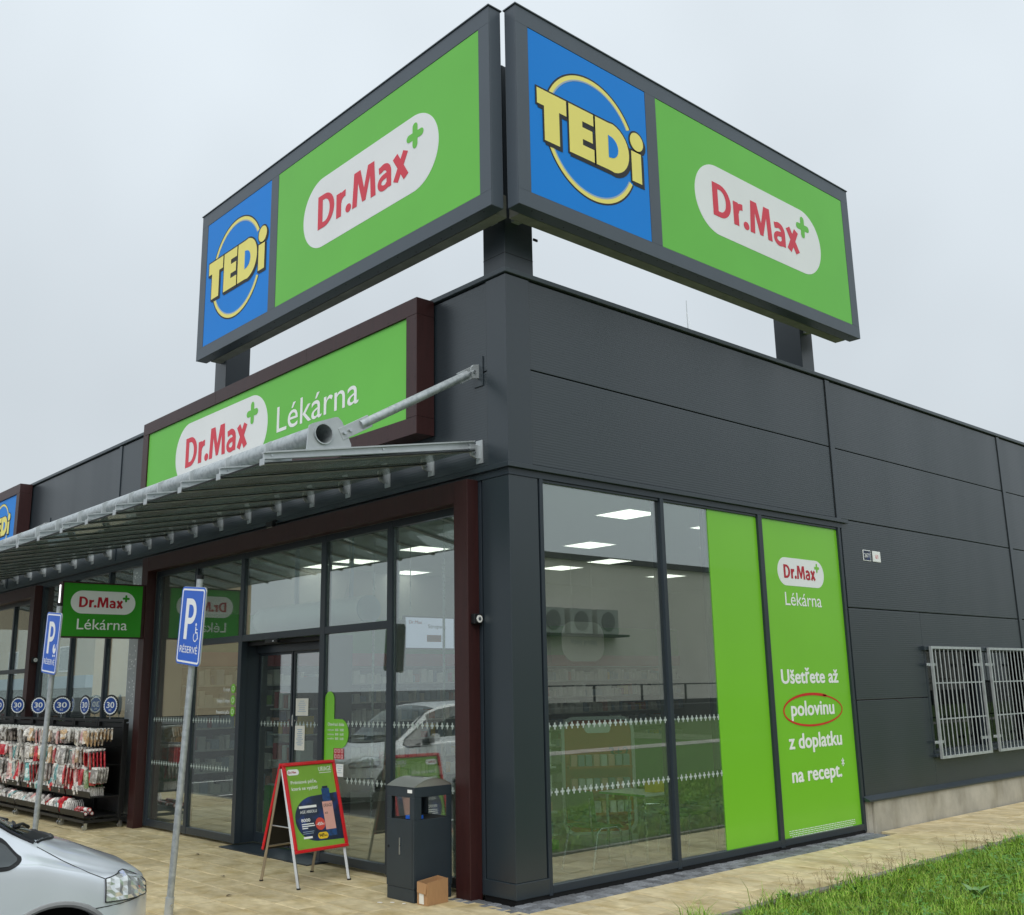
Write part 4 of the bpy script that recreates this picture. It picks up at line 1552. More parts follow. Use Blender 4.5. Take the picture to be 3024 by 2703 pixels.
for x_, y_, w in lights:
    l_ = thing('ceiling_lamp', 'square lit ceiling panel lamp ' + w, 'ceiling lamp', (x_ + .3, y_ + .3, ZC), 'lit ceiling panels')
    box('panel', 'lamp_panel', l_, x_, x_ + .59, y_, y_ + .59, ZC - .012, ZC - .003)
    MB().box(x_ - .015, x_ - .001, y_ - .015, y_ + .605, ZC - .016, ZC - .002).box(x_ + .591, x_ + .605, y_ - .015, y_ + .605, ZC - .016, ZC - .002).box(x_ - .001, x_ + .591, y_ - .015, y_ - .001, ZC - .016, ZC - .002).box(x_ - .001, x_ + .591, y_ + .591, y_ + .605, ZC - .016, ZC - .002).build('lamp_frame', 'white_sign', l_)

# wall shelving along the left wall with red header and green band
PACK = ['white_print', 'paper', 'shelf_white', 'greyline', 'poster_pink', 'poster_yellow', 'int_red', 'poster_blue', 'poster_green', 'orange']
def shelving(x0, y0, y1, lab, z1=2.3, depth=.38, seed=1):
    rs_ = random.Random(seed)
    t = thing('wall_shelving', lab, 'shelving', (x0, (y0 + y1) / 2, 0), 'pharmacy shelving')
    box('back_panel', 'shelf_dark', t, x0, x0 + .03, y0, y1, 0, z1)
    box('base', 'shelf_white', t, x0 + .031, x0 + depth, y0, y1, 0, .16)
    box('red_header', 'int_red', t, x0 + .01, x0 + .33, y0, y1, z1 + .02, z1 + .24)
    box('green_band', 'int_green', t, x0 + .01, x0 + .30, y0, y1, z1 + .242, z1 + .85)
    for i in range(6):
        z = .35 + i * .33
        sh = box('shelf', 'shelf_white', t, x0 + .031, x0 + depth, y0, y1, z, z + .025)
        y = y0 + .03
        groups = {}
        while y < y1 - .1:
            w = rs_.uniform(.05, .13)
            h = rs_.uniform(.10, .24)
            m_ = rs_.choice(PACK[:4] * 10 + PACK)
            groups.setdefault(m_, MB()).box(x0 + .10, x0 + depth - .03 - rs_.uniform(0, .05), y, y + w, z + .026, z + .026 + h)
            y += w + rs_.uniform(.004, .05)
        for m_, g_ in groups.items():
            g_.build('packs', m_, sh, kind='stuff')
    return t
shelving(-8.69, .75, 4.6, 'stocked wall shelving with red header seen through the entrance', seed=3)
shelving(-8.69, 4.7, 8.6, 'stocked wall shelving with red header in the middle of the left wall', seed=5)
shelving(-8.69, 8.7, 12.9, 'stocked wall shelving with red header far behind the right window', seed=8)

# air curtain above the door
ac = thing('air_curtain', 'white rounded air curtain hanging above the sliding doors', 'air curtain', (-4.5, .75, 2.8))
prof = [(.38 + .17 + .17 * math.cos(a), 2.86 + .17 * math.sin(a)) for a in [R(q) for q in range(-60, 241, 20)]]
pxz(-5.75, -3.20, prof).build('casing', 'curtain_white', ac, smooth=True)
pxz(-3.199, -3.17, [(y_, z_) for y_, z_ in prof]).build('end_cap', 'greyline', ac)
MB().tube([(-4.0, .72, 3.03), (-3.9, .72, 3.2), (-3.88, .74, 3.6), (-3.88, .74, ZC)], .012, 8).build('cable', 'hose', ac)
MB().box(-5.2, -5.15, .70, .74, 3.02, ZC).box(-3.95, -3.90, .76, .80, 3.02, ZC).build('hanger', 'greyline', ac)

tv = thing('hanging_screen', 'black screen seen edge-on behind the right entrance pane', 'screen', (-2.36, .4, 2.1))
box('casing', 'plastic_black', tv, -2.47, -2.25, .36, .42, 2.10, 2.67, bevel=.006)
MB().tube([(-2.36, .39, 2.67), (-2.36, .39, ZC)], .015, 8).build('pole', 'steel', tv)
sc = thing('advert_screen', 'pale lilac lit advert screen inside the pharmacy', 'screen', (-5.0, 2.9, 2.5))
box('casing', 'plastic_black', sc, -5.06, -5.0, 2.42, 3.36, 2.47, 2.95)
fsn = FR(-5.0)
pn = MB().fbox(fsn, 2.44, 3.34, 2.49, 2.93, .0005, .004).build('display', 'screen', sc)
text('lettering', 'Dr.Max', 'red_deep', pn, fsn, 2.50, 2.84, .045, width=.24, bold=.02, n=.006)
text('lettering', 'Strepsils', 'int_dark', pn, fsn, 2.85, 2.78, .055, width=.33, bold=.01, n=.006)
MB().fbox(fsn, 2.83, 3.10, 2.58, 2.68, .004, .006).build('product_picture', 'orange', pn)
for y_ in (2.55, 3.2):
    MB().tube([(-5.03, y_, 2.95), (-5.03, y_, ZC)], .008, 6).build('hanger', 'steel', sc)
for (x_, y_, lab) in ((-2.92, 1.5, 'thin steel pole inside, right of the entrance'), (-4.6, 1.6, 'thin steel pole inside, behind the middle entrance pane')):
    t = thing('queue_pole', lab, 'pole', (x_, y_, 0), 'interior poles')
    MB().tube([(x_, y_, 1.2), (x_, y_, 3.5)], .016, 10).build('pole', 'steel', t)
    MB().tube([(x_, y_, 0), (x_, y_, 1.2)], .020, 10).build('pole_foot', 'steel', t)
    MB().tube([(x_, y_, 3.5), (x_, y_, ZC)], .004, 5).build('pole_wire', 'steel', t)

# chairs and table by the right window
def chair(name, lab):
    t = thing(name, lab, 'chair', (0, 0, 0), 'green chairs by the window')
    def shell(rows):
        mb = MB()
        k = len(rows[0])
        for r_ in rows:
            mb.v += [tuple(p) for p in r_]
        for i in range(len(rows) - 1):
            for j in range(k - 1):
                mb.f.append((i * k + j, i * k + j + 1, (i + 1) * k + j + 1, (i + 1) * k + j))
        return mb
    def solid(o, th):
        s_ = o.modifiers.new('solid', 'SOLIDIFY')
        s_.thickness = th
        return o
    rows = []
    for i in range(9):
        v = i / 8
        rows.append([(u * .225, -.20 - .05 * v + .035 * (1 - (u) ** 2) * -1 + .03, .50 + .32 * v) for u in np.linspace(-1, 1, 9)])
    solid(shell(rows).build('backrest', 'chair_green', t, smooth=True), .014)
    rows = []
    for i in range(9):
        v = i / 8
        rows.append([(u * .225, -.20 + .42 * v, .455 - .012 * math.sin(v * 3.1) - (.03 if i == 8 else 0) + .01 * u * u) for u in np.linspace(-1, 1, 9)])
    solid(shell(rows).build('seat', 'chair_green', t, smooth=True), .014)
    for sx in (-1, 1):
        MB().tube([(sx * .24, .24, 0), (sx * .225, .17, .40), (sx * .22, .12, .437), (sx * .22, -.10, .437), (sx * .225, -.16, .40), (sx * .24, -.26, 0)], .011, 8).build('leg_frame', 'steel', t, smooth=True)
        MB().tube([(sx * .20, -.16, .437), (sx * .20, -.22, .46), (sx * .20, -.235, .75)], .010, 8).build('back_support', 'steel', t, smooth=True)
    MB().tube([(-.22, .10, .437), (.22, .10, .437)], .009, 8).build('cross_bar', 'steel', t)
    return t
c1 = chair('chair', 'green plastic chair on chrome legs, left of the table in the right window')
c1.location = (-.73, 1.80, 0)
c1.rotation_euler.z = R(-4)
c2 = copy_tree(c1)
c2['label'] = 'green plastic chair on chrome legs, beside the green film pane'
c2.location = (-.74, 3.36, 0)
c2.rotation_euler.z = R(176)
c3 = copy_tree(c1)
c3['label'] = 'farther green chair partly hidden behind the table'
c3.location = (-1.75, 3.95, 0)
c3.rotation_euler.z = R(140)
tb = thing('table', 'small pale table with steel legs behind the right window', 'table', (-.68, 2.45, 0))
box('table_top', 'table_white', tb, -1.02, -.34, 2.20, 2.68, .72, .745, bevel=.006)
MB().box(-1.02, -.34, 2.198, 2.1995, .722, .743).build('edge_band', 'int_green', tb)
for x_, y_ in ((-.95, 2.26), (-.40, 2.26), (-.95, 2.62), (-.40, 2.62)):
    MB().tube([(x_, y_, 0), (x_, y_, .72)], .016, 10).build('leg', 'steel', tb)
yb = thing('yellow_box', 'small yellow box on the table behind the glass', 'box', (-.45, 2.5, .745))
box('box_body', 'poster_yellow', yb, -.55, -.40, 2.44, 2.60, .746, .86, bevel=.004)
# promotional display with rounded frame
ds = thing('promo_display', 'orange promotional display with white rounded frame and shelves', 'display', (-1.9, 3.2, 0))
fd = lambda u, v, n=0.0: (-1.95 - .5 * u * 0 + n * .7 + u * .55, 3.2 + u * .84 - n * .55, v)
MB().prism(pill_pts(-.45, .45, .12, 1.50, r=.16), fd, -.02, .0).build('back_board', 'orange', ds)
MB().ring(pill_pts(-.47, .47, .10, 1.52, r=.17), pill_pts(-.43, .43, .14, 1.48, r=.14), fd, -.03, .03).build('rounded_frame', 'shelf_white', ds)
for z in (.35, .62, .9):
    sh = MB().prism([(-.40, z), (.40, z), (.40, z + .03), (-.40, z + .03)], fd, .001, .22).build('shelf', 'orange', ds)
    for i in range(8):
        u = -.37 + i * .095
        MB().prism([(u, z + .031), (u + .075, z + .031), (u + .075, z + .16), (u, z + .16)], fd, .05, .18).build('pack', random.choice(['white_print', 'shelf_white', 'far_band', 'poster_pink']), sh)
MB().prism(pill_pts(-.17, .17, 1.32, 1.43), fd, .001, .006).build('logo_plate', 'white_print', ds)
text('lettering', '3+2', 'int_dark', ds, fd, .14, 1.02, .12, width=.25, n=.012, bold=.02)
box('foot', 'shelf_white', ds, -2.2, -1.6, 2.9, 3.5, 0, .11, bevel=.01)
# white gondola at the left of the window view
gd = thing('gondola_shelf', 'white stocked gondola shelf seen at the left of the right window', 'shelving', (-2.3, 2.5, 0))
box('body', 'shelf_white', gd, -2.75, -2.35, 1.55, 2.55, 0, 1.45)
for i in range(5):
    z = .15 + i * .26
    sh = box('shelf', 'shelf_white', gd, -2.35, -2.05, 1.55, 2.55, z, z + .02)
    for k in range(8):
        m_ = random.choice(['white_print', 'far_band', 'shelf_white', 'poster_blue', 'poster_pink'])
        box('pack', m_, sh, -2.30, -2.10, 1.58 + k * .12, 1.58 + k * .12 + .10, z + .021, z + .021 + random.uniform(.1, .2))
box('base', 'int_green', gd, -2.36, -2.04, 1.54, 2.56, 0, .10)
# counter with green front and hanging plates
ct = thing('sales_counter', 'long sales counter deep in the pharmacy', 'counter', (-5, 8, 0))
box('counter_front', 'int_green', ct, -7.0, -2.0, 8.2, 8.26, .1, .95)
box('counter_top', 'shelf_white', ct, -7.1, -1.9, 8.15, 8.9, .95, 1.0)
box('counter_body', 'shelf_dark', ct, -6.9, -2.1, 8.261, 8.85, .02, .949)
hg = thing('hanging_plate', 'white rounded plate with grey lettering hanging over the counter', 'sign', (-4.2, 6.5, 2.4))
fh = FR(-4.9)
pp = MB().prism(pill_pts(5.55, 6.55, 2.30, 2.95, r=.25), fh, 0, .02).build('plate', 'white_print', hg)
text('lettering', 'Volný prodej', 'greyline', pp, fh, 6.05, 2.58, .09, width=.62, n=.022, align='C')
MB().tube([(-4.89, 5.8, 2.95), (-4.89, 5.8, ZC)], .004, 5).tube([(-4.89, 6.3, 2.95), (-4.89, 6.3, ZC)], .004, 5).build('wire', 'steel', hg)
# green tall display right behind the entrance
gt = thing('green_display', 'green floor display with packets behind the right entrance pane', 'display', (-1.6, 1.1, 0))
box('back_board', 'int_green', gt, -2.0, -1.1, 1.25, 1.30, .1, 1.7)
for z in (.35, .75, 1.15):
    sh = box('shelf', 'shelf_white', gt, -1.98, -1.12, .95, 1.249, z, z + .02)
    for k in range(7):
        box('pack', random.choice(PACK), sh, -1.95 + k * .12, -1.95 + k * .12 + .09, 1.0, 1.2, z + .021, z + .021 + random.uniform(.12, .28))
fg = thing('baby_food_display', 'green fronted shelf with packs just inside the door, left side', 'display', (-5.9, 1.2, 0))
box('front_base', 'int_green', fg, -6.3, -5.5, .95, 1.35, 0, .62)
box('back_board', 'shelf_dark', fg, -6.3, -5.5, 1.351, 1.38, 0, 2.1)
for z in (.62, .95, 1.3, 1.65):
    sh = box('shelf', 'shelf_white', fg, -6.3, -5.5, 1.0, 1.35, z + .001, z + .02)
    for k in range(6):
        box('pack', random.choice(['orange', 'white_print', 'poster_yellow', 'int_red', 'bark']), sh, -6.27 + k * .13, -6.27 + k * .13 + .1, 1.05, 1.25, z + .021, z + .021 + random.uniform(.14, .26))

# neighbour shop, seen dimly behind its glass
nb = thing('neighbour_interior', 'dim interior of the neighbouring shop behind its glass', 'room', (-15, 4, 0))
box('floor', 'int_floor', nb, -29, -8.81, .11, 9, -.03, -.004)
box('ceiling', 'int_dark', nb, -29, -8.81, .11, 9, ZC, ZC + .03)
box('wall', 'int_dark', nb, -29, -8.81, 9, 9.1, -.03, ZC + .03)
for i in range(6):
    x_ = -10.6 - i * 1.9
    t = thing('shop_gondola', 'stocked shelf unit in the dim neighbouring shop, %s from the pharmacy' % ('first', 'second', 'third', 'fourth', 'fifth', 'sixth')[i], 'shelving', (x_, 2.5, 0), 'neighbour shelving')
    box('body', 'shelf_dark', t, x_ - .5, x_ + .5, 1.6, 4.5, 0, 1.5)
    for z in (.4, .8, 1.2):
        box('price_rail', 'poster_yellow' if z > 1 else 'shelf_white', t, x_ - .5, x_ + .5, 1.57, 1.599, z, z + .05)
        for k in range(5):
            box('pack', random.choice(PACK), t, x_ - .45 + k * .19, x_ - .45 + k * .19 + .14, 1.55, 1.598, z + .06, z + .06 + random.uniform(.1, .25))

# ------------------------------------------------------------------ litter bin
bn = thing('litter_bin', 'tall dark grey litter bin with curved steel roof beside the portal', 'litter bin', (-.94, -.36, 0))
bx0, bx1, by0, by1 = -1.165, -.735, -.595, -.150
T_ = .012
def binside(fr, u0, u1, n, ou0, ou1):
    mb = MB()
    for a in ((u0, u1, .115, .715), (u0, u1, .915, 1.005), (u0, ou0, .7155, .9145), (ou1, u1, .7155, .9145)):
        mb.fbox(fr, a[0], a[1], a[2], a[3], -n, 0)
    return mb
binside(FF(by0), bx0, bx1, T_, bx0 + .07, bx1 - .07).build('front_panel', 'bin_paint', bn, bevel=.003)
binside(FR(bx1), by0 + T_ + .001, by1 - T_ - .001, T_, by0 + .085, by1 - .06).build('side_panel', 'bin_paint', bn, bevel=.003)
binside(FR(bx0 + T_), by0 + T_ + .001, by1 - T_ - .001, T_, by0 + .085, by1 - .06).build('side_panel', 'bin_paint', bn)
binside(FF(by1 - T_), bx0, bx1, T_, bx0 + .07, bx1 - .07).build('back_panel', 'bin_paint', bn)
box('base_plinth', 'bin_paint', bn, bx0 + .004, bx1 - .004, by0 + .004, by1 - .004, .0, .112, bevel=.004)
box('inner_liner', 'dark_in', bn, bx0 + .03, bx1 - .03, by0 + .03, by1 - .03, .12, .715)
box('bag_edge', 'parking_blue', bn, bx1 - .20, bx1 - .07, by0 + .05, by0 + .16, .7155, .745)
rf = MB()
prof = []
for i in range(17):
    t = -1 + 2 * i / 16
    prof.append((by0 - .006 + (by1 - by0 + .012) * i / 16, 1.008 + .105 * math.cos(t * 1.25) - .105 * math.cos(1.25)))
k = len(prof)
top = [(bx0 - .006, y_, z_) for y_, z_ in prof] + [(bx1 + .006, y_, z_) for y_, z_ in prof]
rf.add(top, [(i, i + 1, k + i + 1, k + i) for i in range(k - 1)])
rf.add([(bx1 - .002, y_, z_ - .002) for y_, z_ in prof] + [(bx1 - .002, prof[-1][0], 1.006), (bx1 - .002, prof[0][0], 1.006)], [tuple(range(k + 2))])
rf.add([(bx0 + .002, y_, z_ - .002) for y_, z_ in prof] + [(bx0 + .002, prof[-1][0], 1.006), (bx0 + .002, prof[0][0], 1.006)], [tuple(range(k + 2))])
rfo = rf.build('curved_roof', 'steel_brushed', bn, smooth=True)
mb = MB()
for i in range(5):
    for j in range(2):
        c = Vector((bx0 + .14 + i * .04, (by0 + by1) / 2 - .03 + j * .05, 1.008 + .105 * (1 - math.cos(1.25)) + .001))
        mb.tube([c, c + Vector((0, 0, .002))], .010, 10)
mb.build('stub_holes', 'dark_in', rfo)
ff = FF(by0)
MB().fbox(ff, bx1 - .10, bx1 - .03, .955, .985, .001, .004).build('maker_badge', 'white_print', bn)
MB().fbox(ff, bx0 + .205, bx0 + .218, .40, .55, .001, .008).build('door_handle', 'steel', bn)
MB().tube([(bx0 + .03, by0 - .001, .46), (bx0 + .03, by0 - .005, .46)], .012, 12).build('lock', 'dark_in', bn)
MB().fbox(ff, bx1 - .030, bx1 - .027, .13, .71, .0005, .0015).build('door_gap', 'dark_in', bn)

# ------------------------------------------------------------------ cardboard box
cb = thing('cardboard_box', 'small open brown cardboard box at the foot of the bin', 'cardboard box', (-.63, -.45, 0))
c0x, c1x, c0y, c1y, ch_ = -.700, -.562, -.585, -.335, .195
# slightly rotated footprint
def rp(x_, y_, z_):
    cx, cy = (c0x + c1x) / 2, (c0y + c1y) / 2
    a = R(4)
    return (cx + (x_ - cx) * math.cos(a) - (y_ - cy) * math.sin(a), cy + (x_ - cx) * math.sin(a) + (y_ - cy) * math.cos(a), z_)
def cboard(name, pts):
    vs = [rp(*p) for p in pts]
    o = MB().add(vs, [(0, 1, 2, 3)]).build(name, 'cardboard', cb)
    s_ = o.modifiers.new('solid', 'SOLIDIFY')
    s_.thickness = .004
    s_.offset = 0
    return o
cboard('side', [(c0x, c0y, 0), (c1x, c0y, 0), (c1x, c0y, ch_ - .012), (c0x, c0y, ch_)])
cboard('side', [(c1x, c0y, 0), (c1x, c1y, 0), (c1x, c1y, ch_ + .012), (c1x, c0y, ch_)])
cboard('side', [(c0x, c1y, 0), (c1x, c1y, 0), (c1x, c1y, ch_ + .008), (c0x, c1y, ch_ + .02)])
cboard('side', [(c0x, c0y, 0), (c0x, c1y, 0), (c0x, c1y, ch_ + .02), (c0x, c0y, ch_)])
cboard('bottom', [(c0x, c0y, .004), (c1x, c0y, .004), (c1x, c1y, .004), (c0x, c1y, .004)])
cboard('flap', [(c0x, c0y - .003, ch_ - .005), (c1x - .005, c0y - .003, ch_ - .015), (c1x - .012, c0y - .012, ch_ - .10), (c0x + .01, c0y - .012, ch_ - .09)])
lb = MB().add([rp(c0x + .03, c0y - .0045, .01), rp(c0x + .095, c0y - .0045, .01), rp(c0x + .09, c0y - .0045, .105), rp(c0x + .03, c0y - .0045, .105)], [(0, 1, 2, 3)]).build('label', 'paper', cb)

# ------------------------------------------------------------------ A-board
ab = thing('sidewalk_board', 'red framed sidewalk board with green cosmetics poster', 'sidewalk board', (-2.52, -.65, 0))
A_lf, A_rf = Vector((-2.126, -.965, 0)), Vector((-2.207, -.323, 0))
A_lb, A_rb = Vector((-2.842, -.978, 0)), Vector((-2.916, -.331, 0))
A_tl, A_tr = Vector((-2.485, -.985, 1.17)), Vector((-2.553, -.335, 1.17))
def leg(p, q, m):
    d = (q - p).normalized()
    return MB().tube([p, q - d * .01], .018, 4).build('leg', m, ab)
leg(A_lf, A_tl + (A_lf - A_tl) * .03, 'alu')
leg(A_rf, A_tr + (A_rf - A_tr) * .03, 'alu')
leg(A_lb, A_tl + (A_lb - A_tl) * .03, 'alu_warm')
leg(A_rb, A_tr + (A_rb - A_tr) * .03, 'alu_warm')
for p in (A_lf, A_rf, A_lb, A_rb):
    MB().tube([p - Vector((0, 0, .002)), p + Vector((0, 0, .015))], .021, 8).build('foot', 'plastic_black', ab)
def sheet(tl, tr, bl, name_pref, front):
    U = (tr - tl)
    W = U.length
    U = U / W
    V = (tl - bl).normalized()
    N = U.cross(V)
    V = N.cross(U)
    org = tl
    return lambda u, v, n=0.0: tuple(org + U * u + V * v + N * n), W
fa, WA = sheet(A_tl, A_tr, A_lf, 'f', True)
HA = .895
def uvbox(mb, f, u0, u1, v0, v1, n0, n1):
    return mb.prism([(u0, v0), (u1, v0), (u1, v1), (u0, v1)], f, n0, n1)
def board(f, W, m_in):
    mb = MB()
    uvbox(mb, f, -.012, W + .012, -.032, .0, .0, .034)
    uvbox(mb, f, -.012, W + .012, -HA, -HA + .032, .0, .034)
    uvbox(mb, f, -.012, .022, -HA + .0325, -.0325, .0, .0338)
    uvbox(mb, f, W - .022, W + .012, -HA + .0325, -.0325, .0, .0338)
    mb.build('snap_frame', 'red_frame', ab, bevel=.006)
    return uvbox(MB(), f, .0225, W - .0225, -HA + .033, -.033, .004, .016).build('poster' if m_in != 'black_board' else 'board_back', m_in, ab)
po = board(fa, WA, 'poster_green')
uvbox(MB(), fa, .0, WA, -HA + .005, -.005, -.004, .003).build('board_back', 'black_board', ab)
fbk, WB = sheet(A_tr, A_tl, A_rb, 'b', False)
board(fbk, WB, 'poster_green')
uvbox(MB(), fbk, .0, WB, -HA + .005, -.005, -.004, .003).build('board_back', 'black_board', ab)
MB().tube([A_tl.lerp(A_lf, .52), A_tl.lerp(A_lb, .52)], .007, 6).build('stay_bar', 'alu', ab)
MB().tube([A_lf.lerp(A_tl, .25) * 0 + A_lb.lerp(A_tl, .30), A_rb.lerp(A_tr, .30)], .012, 4).build('cross_bar', 'alu_warm', ab)
n0 = .017
# poster artwork
def cpoly(name, pts, m, n):
    vs, fs = polyface(pts, fa, n)
    return MB().add(vs, fs).build(name, m, po)
blob = [(WA - .024, -.335)] + [(.05 + .27 + .265 * math.cos(R(a)), -.575 + .225 * math.sin(R(a))) for a in range(95, 271, 7)] + [(WA - .024, -.81)]
if area(blob) < 0:
    blob = blob[::-1]
cpoly('navy_field', blob, 'poster_navy', n0)
bt = uvbox(MB(), fa, .42, .55, -.70, -.42, n0 + .0005, n0 + .002).build('bottle_picture', 'poster_pink', po)
uvbox(MB(), fa, .435, .535, -.42, -.285, n0 + .0005, n0 + .002).build('bottle_cap_picture', 'poster_blue', po)
uvbox(MB(), fa, .45, .52, -.284, -.262, n0 + .0005, n0 + .002).build('bottle_cap_picture', 'poster_navy', po)
uvbox(MB(), fa, .42, .55, -.765, -.701, n0 + .0005, n0 + .002).build('bottle_base_picture', 'poster_blue', po)
text('lettering', 'URIAGE', 'int_dark', po, fa, .43, -.475, .032, width=.11, n=n0 + .003)
text('lettering', 'AGE', 'int_dark', po, fa, .432, -.545, .018, width=.04, n=n0 + .003, bold=.01)
text('lettering', 'URIAGE', 'white_print', po, fa, .44, -.105, .045, width=.165, n=n0 + .001)
uvbox(MB(), fa, .445, .60, -.125, -.120, n0, n0 + .001).build('poster_line', 'white_print', po)
text('lettering', 'Prémiová péče,', 'white_print', po, fa, .065, -.215, .034, width=.33, n=n0 + .001, bold=.006)
text('lettering', 'která se vyplatí', 'white_print', po, fa, .065, -.28, .034, width=.33, n=n0 + .001, bold=.006)
uvbox(MB(), fa, .12, .34, -.465, -.441, n0 + .0005, n0 + .002).build('poster_strip', 'white_print', po)
text('lettering', 'AGE ABSOLU', 'white_print', po, fa, .125, -.515, .027, width=.21, n=n0 + .002, bold=.004)
text('lettering', '8000', 'white_print', po, fa, .125, -.60, .031, width=.11, n=n0 + .002, bold=.014)
for i, w in enumerate((.15, .16, .07)):
    uvbox(MB(), fa, .125, .125 + w, -.628 - i * .02, -.618 - i * .02, n0 + .0005, n0 + .0015).build('poster_line', 'white_print', po)
for i, w in enumerate((.14, .13)):
    uvbox(MB(), fa, .125, .125 + w, -.70 - i * .018, -.695 - i * .018, n0 + .0005, n0 + .0015).build('poster_line', 'greyline', po)
uvbox(MB(), fa, .125, .235, -.765, -.745, n0 + .0005, n0 + .0015).build('poster_strip', 'white_print', po)
cpoly('price_disc', circle(.355, -.635, .062, 32), 'poster_red', n0 + .0025)
text('lettering', '-450', 'white_print', po, fa, .305, -.65, .03, width=.075, n=n0 + .0045, bold=.014)
text('lettering', 'Kč', 'white_print', po, fa, .384, -.648, .016, width=.024, n=n0 + .0045, bold=.01)
cpoly('price_tag', pill_pts(.305, .435, -.785, -.72, 10), 'poster_yellow', n0 + .0025)
text('lettering', '949', 'black_print', po, fa, .318, -.767, .034, width=.065, n=n0 + .0045, bold=.012)
text('lettering', 'Kč', 'black_print', po, fa, .390, -.765, .018, width=.03, n=n0 + .0045, bold=.01)
lg = cpoly('logo_lozenge', pill_pts(.035, .185, -.125, -.065, 10), 'white_print', n0 + .001)
text('lettering', 'Dr.Max', 'red_deep', lg, fa, .05, -.105, .022, width=.10, n=n0 + .003, bold=.02)

# ------------------------------------------------------------------ parking signs
def parking(base, top, lab, symbol):
    base, top = Vector(base), Vector(top)
    t = thing('parking_sign', lab, 'parking sign', base, 'reserved parking signs')
    d = (top - base).normalized()
    MB().tube([base + Vector((0, 0, -.03)), top], .030, 18).build('post', 'galv_tube', t, smooth=True)
    MB().tube([top, top + d * .035], .034, 18).build('post_cap', 'plastic_black', t)
    MB().tube([base + d * .0, base + d * .16], .038, 18).build('base_sleeve', 'galv', t)
    MB().tube([base + d * .10 + Vector((-.05, 0, 0)), base + d * .10 + Vector((.05, 0, 0))], .012, 6).build('sleeve_bolt', 'steel', t)
    U = Vector((1, 0, 0)) - d * d.x
    U.normalize()
    N = U.cross(d)
    c = base + d * ((2.505 - base.z) / d.z) + N * .034 + Vector((.0, 0, 0))
    f = lambda u, v, n=0.0: tuple(c + U * u + d * v + N * n)
    W, H = .245, .352
    pl_ = MB().prism(pill_pts(-W, W, -H, H, 6, r=.045), f, .0, .014).build('plate', 'galv', t, bevel=.002)
    MB().prism(pill_pts(-W + .002, W - .002, -H + .002, H - .002, 6, r=.043), f, .0142, .0152).build('plate_face', 'parking_blue', pl_)
    MB().ring(pill_pts(-W + .018, W - .018, -H + .018, H - .018, 6, r=.03), pill_pts(-W + .034, W - .034, -H + .034, H - .034, 6, r=.018), f, .0152, .0160).build('white_border', 'white_print', pl_)
    # letter P
    st = .062
    mb = MB()
    mb.prism([(-.125, -.125), (-.125 + st, -.125), (-.125 + st, .245), (-.125, .245)], f, .0153, .0162)
    o_ = [(-.125 + st + .001, .245), (-.02, .245)] + list(reversed(arc(-.02, .130, .115, -90, 90, 14))) + [(-.125 + st + .001, .015)]
    i_ = [(-.125 + st + .001, .190), (-.02, .190)] + list(reversed(arc(-.02, .130, .060, -90, 90, 14))) + [(-.125 + st + .001, .070)]
    kk = len(o_)
    mb.add([f(*p, .0162) for p in o_] + [f(*p, .0162) for p in i_], [(i, i + 1, kk + i + 1, kk + i) for i in range(kk - 1)])
    mb.build('letter_p', 'white_print', pl_)
    text('lettering', 'RÉSERVÉ', 'white_print', pl_, f, 0.0, -.245, .060, width=.36, bold=.004, n=.0165, align='C')
    cx, cy = .125, -.085
    if symbol == 'wheelchair':
        mb = MB()
        cx, cy = .125, -.075
        N1, N2 = .0153, .0162
        mb.prism(circle(cx - .012, cy + .090, .014, 14), f, N1, N2)
        for pts in ([(cx - .020, cy + .072), (cx - .018, cy + .012), (cx - .002, cy + .012), (cx - .006, cy + .072)],
                    [(cx - .0015, cy + .024), (cx - .0015, cy + .012), (cx + .030, cy + .012), (cx + .030, cy + .024)],
                    [(cx + .019, cy + .0115), (cx + .036, cy - .040), (cx + .048, cy - .036), (cx + .031, cy + .0115)],
                    [(cx - .0055, cy + .052), (cx - .0045, cy + .042), (cx + .022, cy + .042), (cx + .022, cy + .052)]):
            mb.prism(pts, f, N1, N2)
        oa = arc(cx - .010, cy - .022, .042, 125, 345, 20)
        ia = arc(cx - .010, cy - .022, .032, 125, 345, 20)
        mb.add([f(*p, N2) for p in oa] + [f(*p, N2) for p in ia], [(i, i + 1, 22 + i, 21 + i) for i in range(20)])
        mb.build('wheelchair_symbol', 'white_print', pl_)
    else:
        mb = MB()
        mb.prism(arc(cx, cy + .02, .05, 180, 360, 14) + [(cx + .05, cy + .03), (cx - .05, cy + .03)], f, .0153, .0162)
        mb.prism([(cx - .0, cy + .0305), (cx + .0, cy + .0305)] and arc(cx - .002, cy + .0305, .048, 90, 180, 8) + [(cx - .002, cy + .0305)], f, .0153, .0162)
        mb.prism([(cx + .045, cy + .03), (cx + .062, cy + .075), (cx + .054, cy + .078), (cx + .036, cy + .0302)], f, .0153, .0162)
        for s_ in (-1, 1):
            mb.prism(circle(cx + s_ * .024, cy - .055, .014, 14), f, .0153, .0162)
        mb.build('pram_symbol', 'white_print', pl_)
    return t
parking((-1.943, -2.38, -.005), (-1.640, -2.38, 2.93), 'blue reserved parking sign with wheelchair symbol on a galvanised post', 'wheelchair')
parking((-5.56, -2.38, -.005), (-5.285, -2.38, 2.935), 'blue reserved parking sign with pram symbol behind the silver car', 'pram')

